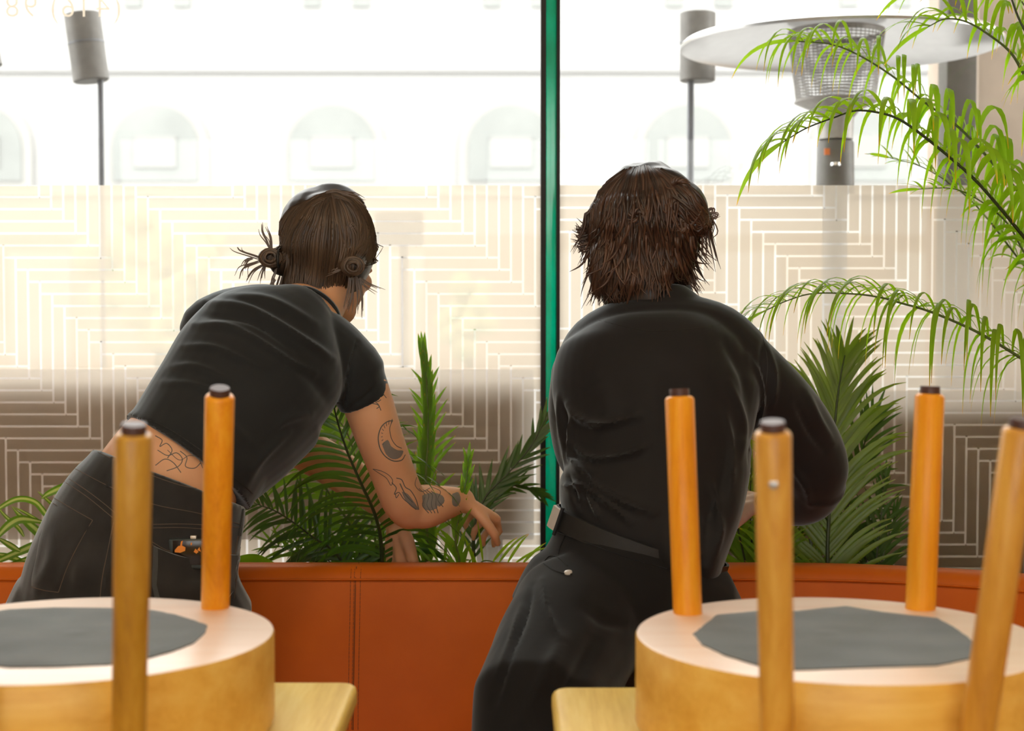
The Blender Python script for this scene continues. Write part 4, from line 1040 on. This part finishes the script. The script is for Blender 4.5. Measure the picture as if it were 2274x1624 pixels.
Ls = [[(207, 1000), (300, 1042), (400, 1078), (470, 1092), (552, 1122)], [(168, 1042), (250, 1084), (340, 1120), (440, 1140), (548, 1168)],
      [(148, 1060), (200, 1095), (250, 1135), (270, 1160)], [(143, 1070), (195, 1105), (250, 1150)], [(120, 1106), (160, 1130), (206, 1156)], [(118, 1118), (160, 1142), (198, 1164)],
      [(206, 1156), (180, 1200), (150, 1260), (130, 1316)], [(130, 1316), (100, 1312), (70, 1304)], [(198, 1164), (172, 1206), (144, 1262), (126, 1304)], [(126, 1306), (100, 1302), (72, 1296)],
      [(252, 1160), (240, 1220), (228, 1280), (222, 1330)], [(340, 1165), (400, 1164), (450, 1166), (545, 1172)], [(340, 1173), (400, 1172), (450, 1175)],
      [(338, 1204), (370, 1222), (410, 1232), (455, 1234), (520, 1230)], [(338, 1210), (370, 1228), (410, 1239), (455, 1241)], [(548, 1130), (540, 1180), (530, 1240), (520, 1330)], [(538, 1130), (530, 1180), (521, 1240), (512, 1330)]]
for l in Ls: seam(bm, jb, l, 1.6, .0003, 8, .0005)
fin('stitching', bm, 'jeans_thread', jeans)
bm = bmesh.new(); seam(bm, jb, [(540, 1112), (536, 1150), (530, 1190)], 9, .0015, 6, .002); seam(bm, jb, [(250, 1020), (246, 1050), (240, 1082)], 9, .0015, 6, .002); fin('belt_loop', bm, 'jeans', jeans)
bm = bmesh.new(); patch(bm, jb, [(115, 1106), (160, 1130), (206, 1156), (180, 1200), (150, 1260), (130, 1316), (100, 1312), (68, 1302), (78, 1240), (92, 1170)], .0016); fin('back_pocket', bm, 'jeans', jeans)
bm = bmesh.new(); patch(bm, jb, [(340, 1212), (380, 1228), (430, 1236), (520, 1232), (512, 1290), (505, 1335), (430, 1345), (345, 1335)], .014, 10); fin('back_pocket', bm, 'jeans', jeans)
# phone in the pocket
ph = thing('mobile_phone', 'phone with an amber-patterned back and a silver plug in the back pocket of the jeans', 'phone', W(440, 1212, 2.36))
hp, hn = hit(jb, 425, 1215); hp = hp+Vector((0, -.012, 0))
def phb(name, x0, y0, x1, y1, d0, d1, mat, parent, bev=.002):
    a = W(x0, y1, hp.y-d0); b = W(x1, y0, hp.y-d0); bm = bmesh.new()
    box(bm, (a.x, hp.y-d1, a.z), (b.x, hp.y-d0, b.z), bev, 3); return fin(name, bm, mat, parent)
case = phb('case', 378, 1195, 468, 1262, -.006, .006, 'phone', ph, .0035)
art = phb('back_panel', 384, 1201, 462, 1255, .0055, .0068, 'phone_art', ph, .0005)
bm = bmesh.new()
for pts in ([(388, 1222), (396, 1213), (404, 1212), (412, 1216), (411, 1224), (400, 1228), (388, 1227)], [(400, 1212), (402, 1203), (406, 1201), (405, 1206), (404, 1213)], [(423, 1208), (425, 1204), (427, 1209), (424, 1212)], [(430, 1226), (434, 1219), (441, 1226), (436, 1230)], [(438, 1222), (443, 1215), (446, 1226)]):
    vs = [bm.verts.new(W(x, y, hp.y-.0072)) for x, y in pts]; bm.faces.new(vs)
e = bmesh.ops.extrude_face_region(bm, geom=list(bm.faces)); bmesh.ops.translate(bm, verts=[v for v in e['geom'] if isinstance(v, bmesh.types.BMVert)], vec=(0, .0006, 0)); bmesh.ops.recalc_face_normals(bm, faces=bm.faces)
fin('amber_print', bm, 'amber', art, False)
phb('charging_plug', 424, 1189, 437, 1197, -.003, .003, 'chrome', ph, .0008)

# hair with two low buns
def sm(rows): bm = bmesh.new(); [f(bm) for f in rows]; return bm
bm = bmesh.new()
ptube(bm, [(741, 488, 2.81, 80, .085), (738, 508, 2.80, 96, .100), (730, 545, 2.79, 106, .104), (712, 600, 2.775, 98, .088), (696, 640, 2.76, 74, .055)], 32)
ell(bm, P1(0, -.022, .042), (.080, .090, .084), B1)
ell(bm, W(598, 572, 2.72), (.021, .02, .017)); ell(bm, W(622, 590, 2.735), (.018, .02, .018))
ell(bm, W(782, 590, 2.70), (.020, .019, .022)); ell(bm, W(762, 575, 2.71), (.018, .018, .018))
hb = remesh(bm, .004, 5)
hv = bvh_of(hb); lay = hb.loops.layers.float_color.new('leaf')
for f in hb.faces:
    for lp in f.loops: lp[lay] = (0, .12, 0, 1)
rr = random.Random(21)
for x0 in range(642, 828, 6):
    tx = 612 if x0 < 735 else 782; k = (x0-735)/100
    mid = (x0+(-18 if x0 < 735 else 14)*1.0, 505); e = (tx+rr.gauss(0, 12), 575+rr.gauss(0, 10))
    top = (738+(x0-738)*.35, 432+abs(x0-738)*.10)
    hair_locks(hb, lay, hv, [top, ((top[0]+mid[0])/2+(x0-738)*.14, 465), mid, ((mid[0]+e[0])/2, 548), e], 9, 5, .0022, rr, .003)
for l_ in ([(744, 431), (785, 445), (818, 490), (832, 540), (800, 588)], [(736, 431), (692, 452), (655, 500), (632, 550), (612, 574)], [(750, 432), (795, 462), (826, 520), (830, 570), (795, 592)], [(740, 430), (775, 440), (805, 475), (812, 530), (790, 580)]):
    hair_locks(hb, lay, hv, l_, 80, 7, .0021, rr, .003)
for x0 in range(640, 790, 6):      # back of the head, down to the nape
    hair_locks(hb, lay, hv, [(735+(x0-735)*.3, 445), (x0+6, 520), (x0, 590), (x0-6-(735-x0)*.05, 648)], 7, 6, .0022, rr, .0035, 7)
for c_, n_ in (((600, 572), 26), ((784, 592), 30)):   # wound buns
    for k in range(n_):
        a0 = rr.uniform(0, 6.28); ra = rr.uniform(10, 25); pts = []
        yy = 2.70 if c_[0] < 700 else 2.682
        for i in range(9):
            a = a0+i*.45; pts.append(W(c_[0]+ra*math.cos(a), c_[1]+ra*.85*math.sin(a), yy-.004*math.sin(i/8*math.pi)+(ra-18)*.0006))
        lock(hb, lay, pts, .0024, 5, rr.random())
fly = [[(600, 560), (590, 535), (580, 515), (578, 497)], [(602, 560), (598, 530), (586, 510)], [(580, 575), (560, 568), (530, 558), (522, 550)], [(578, 580), (556, 590), (540, 600), (534, 622)], [(585, 588), (560, 600), (545, 620)], [(590, 590), (584, 608), (581, 625)],
       [(780, 560), (770, 530), (778, 500), (790, 520)], [(775, 565), (762, 540), (768, 510), (784, 500)], [(790, 615), (795, 650), (798, 690)], [(785, 615), (780, 660), (772, 690)], [(795, 620), (800, 660), (796, 700)], [(800, 618), (815, 632), (843, 646)], [(778, 612), (776, 640), (768, 680)], [(765, 590), (748, 600), (735, 606)], [(765, 585), (750, 592), (738, 603)],
       [(610, 620), (600, 640), (598, 655)], [(612, 600), (604, 625), (606, 650)], [(560, 575), (545, 580), (536, 592)], [(725, 428), (745, 424), (770, 432), (800, 440)], [(760, 430), (785, 436), (805, 452)]]
for l in fly:
    for q in range(5):
        yy = 2.70 if l[0][0] > 700 else 2.715
        gx, gy, hx_, hy_ = (rr.gauss(0, 2) for _ in range(4)); LL = spl(l, 4); m_ = len(LL)-1
        lock(hb, lay, [W(x+gx+hx_*2.5*i/m_, y+gy+hy_*2.5*i/m_, yy) for i, (x, y) in enumerate(LL)], .0008, 4, .9)
for k in range(26):
    x = rr.uniform(612, 700); yy = 2.735
    lock(hb, lay, [W(a, b, yy-.0*k) for a, b in spl([(x+10, 610), (x+2, 635), (x-8+rr.gauss(0, 6), 655+rr.uniform(-5, 14))], 4)], .0018, 4, rr.uniform(.5, 1))
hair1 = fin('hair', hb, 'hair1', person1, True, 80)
bm = bmesh.new()
tube(bm, [W(619, 575, 2.70)+Vector((0, .012*math.cos(a), .014*math.sin(a))) for a in np.linspace(0, 2*math.pi, 17)], [.0025]*17, 6, cap=False); fin('hair_tie', bm, 'gasket', hair1)

# ---- the person on the right ---------------------------------------------------------
bm = bmesh.new()
ptube(bm, [(1385, 1330, 2.48, 180, .10), (1400, 1250, 2.48, 172, .10), (1425, 1150, 2.5, 160, .095), (1445, 1030, 2.52, 175, .10), (1452, 900, 2.55, 200, .105), (1458, 810, 2.58, 180, .09), (1456, 760, 2.61, 120, .06)], 28)
ptube(bm, [(1285, 800, 2.60, 52, .05), (1370, 745, 2.60, 62, .06), (1550, 745, 2.60, 62, .06), (1640, 800, 2.60, 55, .05)], 20)
ptube(bm, [(1452, 720, 2.61, 60, .045), (1450, 665, 2.64, 50, .042), (1446, 610, 2.66, 50, .045)], 18)
HC2 = W(1438, 530, 2.665); f2 = Vector((.30, .90, -.30)); u2 = Vector((0, .3, .95))
P2, B2 = head(bm, HC2, f2, u2, 1.0)
ptube(bm, [(1640, 800, 2.60, 52, .05), (1730, 905, 2.64, 50, .045), (1795, 1010, 2.68, 48, .042), (1825, 1070, 2.70, 45, .038)], 18)
ptube(bm, [(1822, 1068, 2.70, 44, .038), (1775, 1110, 2.76, 40, .034), (1722, 1122, 2.84, 30, .026), (1700, 1120, 2.87, 25, .021)], 18)
hand(bm, W(1700, 1118, 2.87), (-1, .35, -.05), (.1, .3, -1), .155, (.5, .8, .9, 1.0), 1)
ptube(bm, [(1285, 800, 2.60, 52, .05), (1270, 920, 2.68, 48, .045), (1290, 1010, 2.76, 44, .04)], 18)
ptube(bm, [(1290, 1010, 2.76, 44, .038), (1380, 1060, 2.84, 38, .032), (1480, 1095, 2.90, 28, .024)], 18)
hand(bm, W(1480, 1097, 2.90), (1, .1, -.3), (-.2, .4, -1), .155, (.8, .9, 1.0, 1.1), -1)
# left leg stands on the floor, right knee rests on the seat
lh = W(1300, 1330, 2.47); lk = Vector((W(1176, 1640, 2.10).x, 2.10, .52)); la = Vector((lk.x-.05, 1.98, .10))
tube(bm, [lh, lh.lerp(lk, .5), lk], [.092, .08, .062], 18); tube(bm, [lk, lk.lerp(la, .35), la], [.056, .058, .036], 18)
tube(bm, [la, la+Vector((0, .06, -.045)), la+Vector((0, .19, -.065))], [.036, .036, .026], 14)
rh = W(1480, 1340, 2.48); rk = Vector((rh.x+.01, 2.56, .54)); ra_ = Vector((rk.x, 2.22, .52))
tube(bm, [rh, rh.lerp(rk, .5), rk], [.09, .08, .062], 18); tube(bm, [rk, rk.lerp(ra_, .35), ra_], [.056, .055, .036], 18)
tube(bm, [ra_, ra_+Vector((0, -.06, .02)), ra_+Vector((0, -.17, .02))], [.034, .036, .026], 14)
b2 = remesh(bm, .0045, 5)
person2 = fin('person', b2, 'skin2', None)
tag(person2, 'person with shaggy dark hair in a long black shirt and black trousers, facing the window', 'person')
eyes(P2, B2, 1.0, person2)

# long sleeved shirt
bm = bmesh.new()
ptube(bm, [(1420, 1205, 2.49, 172, .122), (1428, 1150, 2.495, 186, .125), (1446, 1090, 2.51, 196, .122), (1452, 1010, 2.53, 206, .122), (1455, 920, 2.55, 224, .125), (1456, 850, 2.57, 230, .125), (1462, 790, 2.59, 212, .115), (1462, 735, 2.61, 165, .09), (1458, 695, 2.62, 112, .07), (1450, 660, 2.63, 78, .062)], 44, dome=False)
ptube(bm, [(1300, 820, 2.60, 72, .066), (1345, 765, 2.60, 80, .07), (1450, 735, 2.60, 84, .08), (1570, 750, 2.60, 84, .07), (1640, 800, 2.60, 80, .066)], 24)
ptube(bm, [(1622, 790, 2.60, 78, .066), (1672, 840, 2.61, 82, .066), (1730, 905, 2.64, 84, .066), (1778, 975, 2.67, 84, .064), (1806, 1035, 2.69, 78, .06), (1812, 1075, 2.71, 66, .054)], 26)
ptube(bm, [(1816, 1066, 2.70, 68, .055), (1795, 1100, 2.74, 62, .05), (1752, 1115, 2.79, 54, .045), (1712, 1118, 2.85, 40, .034)], 24, dome=False)
ptube(bm, [(1290, 830, 2.60, 66, .062), (1275, 920, 2.66, 58, .06), (1290, 1005, 2.74, 56, .055), (1320, 1040, 2.79, 50, .05), (1400, 1070, 2.86, 42, .04), (1460, 1092, 2.89, 36, .034)], 24)
ptube(bm, [(1600, 1000, 2.54, 70, .09), (1592, 1100, 2.52, 62, .10), (1560, 1200, 2.49, 60, .105), (1545, 1275, 2.475, 50, .105)], 24)
ptube(bm, [(1470, 1150, 2.50, 130, .125), (1490, 1215, 2.485, 108, .132), (1515, 1265, 2.475, 80, .13)], 30, dome=False)
ptube(bm, [(1290, 1070, 2.50, 48, .08), (1285, 1110, 2.49, 42, .08), (1300, 1135, 2.49, 36, .07)], 20)
t2 = remesh(bm, .0048, 4)
folds(t2, [([(1250, 900), (1258, 960), (1262, 1010)], 6, -.006), ([(1262, 900), (1290, 930), (1340, 945), (1420, 925)], 8, .007), ([(1270, 930), (1264, 985), (1275, 1030)], 6, .006), ([(1270, 985), (1320, 1020), (1400, 1010), (1440, 990)], 7, .005),
           ([(1262, 1010), (1300, 1060), (1370, 1110), (1450, 1140)], 8, .006), ([(1250, 1080), (1290, 1080), (1340, 1110), (1400, 1160)], 7, .006), ([(1262, 1060), (1275, 1095), (1290, 1130)], 6, -.006), ([(1300, 1090), (1315, 1115), (1330, 1150)], 5, .005),
           ([(1240, 880), (1246, 960), (1256, 1040)], 5, .004), ([(1700, 760), (1718, 820), (1720, 870), (1713, 910)], 7, .003), ([(1700, 745), (1692, 800), (1697, 860), (1700, 900)], 7, -.0025),
           ([(1660, 790), (1690, 850), (1690, 930), (1672, 970)], 8, .005), ([(1610, 760), (1650, 830), (1664, 910)], 12, -.004), ([(1620, 850), (1650, 940), (1640, 1030)], 9, .004), ([(1610, 920), (1625, 1010), (1622, 1090)], 8, .004),
           ([(1770, 900), (1800, 960), (1830, 1000)], 9, -.004), ([(1790, 870), (1815, 930), (1850, 985)], 9, .004), ([(1760, 1040), (1790, 1080), (1800, 1120)], 8, .004), ([(1580, 1080), (1600, 1160), (1590, 1230)], 8, .004),
           ([(1680, 960), (1672, 1000), (1670, 1040)], 8, -.006), ([(1330, 850), (1350, 900), (1330, 960)], 22, .003), ([(1450, 780), (1440, 900), (1450, 1040)], 40, .003)], .0015, 12)
sb = bvh_of(t2); shirt = fin('long_sleeved_shirt', t2, 'shirt', person2)
c0 = W(1450, 652, 2.628); bm = bmesh.new()
P_ = []
for t in np.linspace(0, 2*math.pi, 41): P_.append(c0+Vector((R(80, 2.63)*math.cos(t), .06*math.sin(t), .004+.006*math.sin(t))))
tube(bm, P_, [(.012, .004)]*41, 8, cap=False); fin('collar', bm, 'shirt', shirt)
bm = bmesh.new(); seam(bm, sb, [(1692, 742), (1704, 800), (1700, 860), (1684, 930)], 1.6, .0003, 8, .0003); fin('stitching', bm, 'gasket', shirt); bm = bmesh.new(); seam(bm, sb, [(1330, 712), (1450, 735), (1600, 722)], 1.4, .0002, 8, .0002); fin('stitching', bm, 'gasket', shirt)
bm = bmesh.new(); tube(bm, [W(1716, 1119, 2.845), W(1704, 1119, 2.862)], [(.028, .028), (.027, .027)], 24, dome=False); fin('cuff', bm, 'shirt', shirt)

# trousers
bm = bmesh.new()
ptube(bm, [(1420, 1185, 2.49, 176, .118), (1412, 1225, 2.485, 190, .124), (1398, 1290, 2.475, 210, .132), (1375, 1350, 2.47, 230, .135), (1360, 1400, 2.465, 240, .13)], 40, dome=False)
tube(bm, [W(1292, 1370, 2.42), W(1240, 1470, 2.30), W(1196, 1560, 2.18), lk+Vector((-.0, 0, -.02)), lk.lerp(la, .5), la+Vector((0, 0, .05))], [(.112, .115), (.105, .105), (.096, .095), (.088, .09), (.085, .09), (.075, .08)], 28, dome=False)
tube(bm, [W(1480, 1370, 2.46), rh.lerp(rk, .5), rk], [.13, .11, .088], 24); tube(bm, [rk, rk.lerp(ra_, .5), ra_], [.084, .076, .066], 22)
j2 = remesh(bm, .0052, 14)
folds(j2, [([(1180, 1300), (1165, 1370), (1130, 1460), (1100, 1560)], 8, -.005), ([(1205, 1290), (1215, 1350), (1240, 1420)], 8, .004), ([(1160, 1350), (1140, 1420), (1110, 1500)], 9, .004), ([(1250, 1420), (1210, 1500), (1160, 1600)], 16, .005), ([(1300, 1350), (1350, 1380), (1400, 1390)], 14, -.004), ([(1330, 1400), (1280, 1500), (1240, 1600)], 20, -.006)], .0018, 14)
tb2 = bvh_of(j2); trs = fin('trousers', j2, 'trouser', person2)
bm = bmesh.new()
for l in ([(1210, 1246), (1222, 1236), (1240, 1240), (1262, 1258)], [(1208, 1252), (1232, 1268), (1258, 1276), (1270, 1276)], [(1238, 1182), (1300, 1204), (1400, 1240), (1500, 1268)], [(1256, 1190), (1245, 1215), (1238, 1240)]): seam(bm, tb2, l, 2.2, .0006, 8, .001)
fin('welt_pocket', bm, 'trouser', trs)
h, n = hit(tb2, 1262, 1273); bm = bmesh.new()
if h is not None: n = n if n.y < 0 else -n; tube(bm, [h-n*.001, h+n*.0022, h+n*.003], [.0062, .0062, .0048], 20, dome=False); tube(bm, [h+n*.003, h+n*.0034], [.0022]*2, 10, dome=False)
fin('button', bm, 'buckle', trs)
# belt
bl = []
c_, yb_ = None, None
for t in np.linspace(0, 2*math.pi, 73):
    bl.append(W(1420, 1208, 2.485)+Vector((.1385*math.cos(t), .1215*math.sin(t), -.048*math.cos(t))))
bm = bmesh.new(); prev = None
for p in bl:
    o_ = (p-W(1420, 1208, 2.485)); o_.z = 0; o_.normalize(); up_ = Vector((.34, 0, 1)).normalized()
    row = [bm.verts.new(p+o_*a+up_*b) for a, b in ((-.002, -.016), (.0025, -.0155), (.003, 0), (.0025, .0155), (-.002, .016))]
    if prev:
        for k in range(4): bm.faces.new((prev[k], prev[k+1], row[k+1], row[k]))
    prev = row
belt = fin('belt', bm, 'belt', person2)
pB = bl[0]
ang = 180+38; t = math.radians(ang)
def beltp(deg): t = math.radians(deg); return W(1420, 1208, 2.485)+Vector((.1385*math.cos(t), .1215*math.sin(t), -.048*math.cos(t)))
def plate(d0, d1, out, h_, th, mat, name, parent):
    bm = bmesh.new(); prev = None; c = W(1420, 1208, 2.485); up_ = Vector((.34, 0, 1)).normalized()
    for dd in np.linspace(d0, d1, 8):
        p = beltp(dd); o_ = p-c; o_.z = 0; o_.normalize()
        row = [bm.verts.new(p+o_*a+up_*b) for a, b in ((out-th, -h_), (out, -h_), (out, h_), (out-th, h_))]
        if prev:
            for k in range(4): bm.faces.new((prev[k], prev[(k+1) % 4], row[(k+1) % 4], row[k]))
        else: bm.faces.new(row)
        prev = row
    bm.faces.new(prev); bmesh.ops.recalc_face_normals(bm, faces=bm.faces); return fin(name, bm, mat, parent)
plate(183, 201, .0075, .0175, .004, 'buckle', 'buckle', belt)
plate(202, 205, .009, .023, .003, 'trouser', 'belt_loop', trs)

# shoes at the end of the visible legs
for nm, a, d in (('shoe', la, Vector((0, 1, -.0))), ('shoe', ra_, Vector((0, -1, 0)))):
    bm = bmesh.new(); f_ = Vector((0, 1, 0)) if d.y > 0 else Vector((0, -1, 0))
    z_ = .04 if d.y > 0 else a.z+.005
    tube(bm, [Vector((a.x, a.y-f_.y*.05, z_)), Vector((a.x, a.y+f_.y*.07, z_)), Vector((a.x, a.y+f_.y*.2, z_-.008))], [(.042, .039), (.048, .037), (.04, .028)], 20)
    fin(nm, bm, 'belt', person2)

# shaggy hair
bm = bmesh.new()
ptube(bm, [(1432, 430, 2.66, 84, .085), (1434, 450, 2.66, 110, .105), (1432, 500, 2.655, 130, .108), (1428, 550, 2.65, 124, .10), (1424, 600, 2.635, 112, .085), (1430, 645, 2.61, 92, .065), (1440, 668, 2.60, 60, .05)], 36)
ell(bm, P2(0, -.012, .030), (.088, .106, .100), B2)
ptube(bm, [(1470, 420, 2.62, 50, .05), (1520, 460, 2.60, 50, .05), (1552, 500, 2.60, 34, .04)], 18)
ptube(bm, [(1345, 570, 2.60, 36, .03), (1335, 610, 2.595, 30, .028), (1328, 645, 2.59, 18, .02)], 16)
hb = remesh(bm, .0045, 5)
folds(hb, [], .006, 26)
hv = bvh_of(hb); lay = hb.loops.layers.float_color.new('leaf')
for f in hb.faces:
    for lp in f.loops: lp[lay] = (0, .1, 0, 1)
rr = random.Random(33)
top = (1425, 378)
_hl = hair_locks
def hair_locks(*a, **k): return _hl(*a, **{'cen': (1432, 520), 'free': .6, **k})
for x0 in range(1310, 1560, 8):
    k = (x0-1432)/125
    hair_locks(hb, lay, hv, [(1428+k*45, 372+abs(k)*12), (1432+k*95, 402+abs(k)*16), (1432+k*125, 455), (1432+k*132, 510+rr.uniform(-10, 10)), (1430+k*135+rr.gauss(0, 8), 560+rr.uniform(-10, 20))], 10, 6, .0027, rr, .006, 12)
for x0 in range(1315, 1545, 8):
    k = (x0-1430)/115
    hair_locks(hb, lay, hv, [(1430+k*95, 470), (1430+k*112, 530), (1428+k*112, 590), (1430+k*118+rr.gauss(0, 6), 640+rr.uniform(-14, 12))], 9, 8, .0027, rr, .007, 14)
for k in range(70):     # flick at the left
    x0, y0 = rr.uniform(1300, 1330), rr.uniform(490, 545)
    hair_locks(hb, lay, hv, [(x0+20, y0-30), (x0, y0), (x0-16, y0+14), (1282+rr.gauss(0, 7), y0+rr.uniform(-6, 18))], 1, 2, .002, rr, .003, 4)
for k in range(90):     # long strands left of the neck
    x0 = rr.uniform(1312, 1378)
    hair_locks(hb, lay, hv, [(x0+12, 560), (x0+2, 600), (x0-2-(x0-1340)*.2, 640), (x0-4+rr.gauss(0, 8), 672+rr.uniform(-18, 8))], 1, 3, .0021, rr, .004, 5)
for k in range(90):     # sweep out at the right of the nape
    x0 = rr.uniform(1470, 1530)
    hair_locks(hb, lay, hv, [(x0-20, 545), (x0, 585), (x0+10, 615), (x0+22+rr.gauss(0, 6), 634+rr.uniform(-14, 8))], 1, 3, .0020, rr, .004, 6)
for k in range(120):    # wave over the ear on the right
    y0 = rr.uniform(385, 450)
    hair_locks(hb, lay, hv, [(1470+rr.gauss(0, 10), y0), (1515+rr.gauss(0, 6), y0+25), (1548+rr.gauss(0, 6), y0+62), (1566+rr.gauss(0, 8), 490+rr.uniform(-20, 24)), (1558+rr.gauss(0, 10), 520+rr.uniform(-12, 16))], 1, 3, .0024, rr, .008, 7)
for l in ([(1548, 440), (1562, 460), (1575, 480)], [(1560, 480), (1580, 472), (1592, 474), (1588, 486)], [(1565, 490), (1582, 484), (1596, 478)], [(1572, 470), (1586, 466), (1580, 490)]):
    for q in range(5):
        gx, gy = rr.gauss(0, 3), rr.gauss(0, 3); lock(hb, lay, [W(x+gx, y+gy, 2.60) for x, y in spl(l, 4)], .0008, 4, .9)
for k in range(330):    # feathered layers
    a = rr.uniform(0, 6.28); q_ = rr.random()**.5; x0 = 1432+108*q_*math.cos(a); y0 = 500+95*q_*math.sin(a); dx = (x0-1432)*.28+rr.gauss(0, 16)
    hair_locks(hb, lay, hv, [(x0, y0), (x0+dx*.1, y0+28), (x0+dx*.45, y0+55), (x0+dx*1.1, y0+rr.uniform(68, 100))], 1, 2, .0022, rr, .012, 5, hmax=1.3)
for k in range(60):     # crown tuft and curls
    c_ = rr.choice(((1415, 480), (1505, 412), (1515, 500), (1495, 460)))
    a = rr.uniform(0, 6.28); q = hit(hv, *c_)[0]
    if q is None: continue
    pts = [W(c_[0]+math.cos(a+i*.25)*(4+i*5), c_[1]+math.sin(a+i*.25)*(3+i*3.6), q.y-.010-.004*math.sin(i/5*3)) for i in range(6)]
    lock(hb, lay, pts, .0022, 5, rr.uniform(.5, 1))
fin('hair', hb, 'hair2', person2, True, 80)
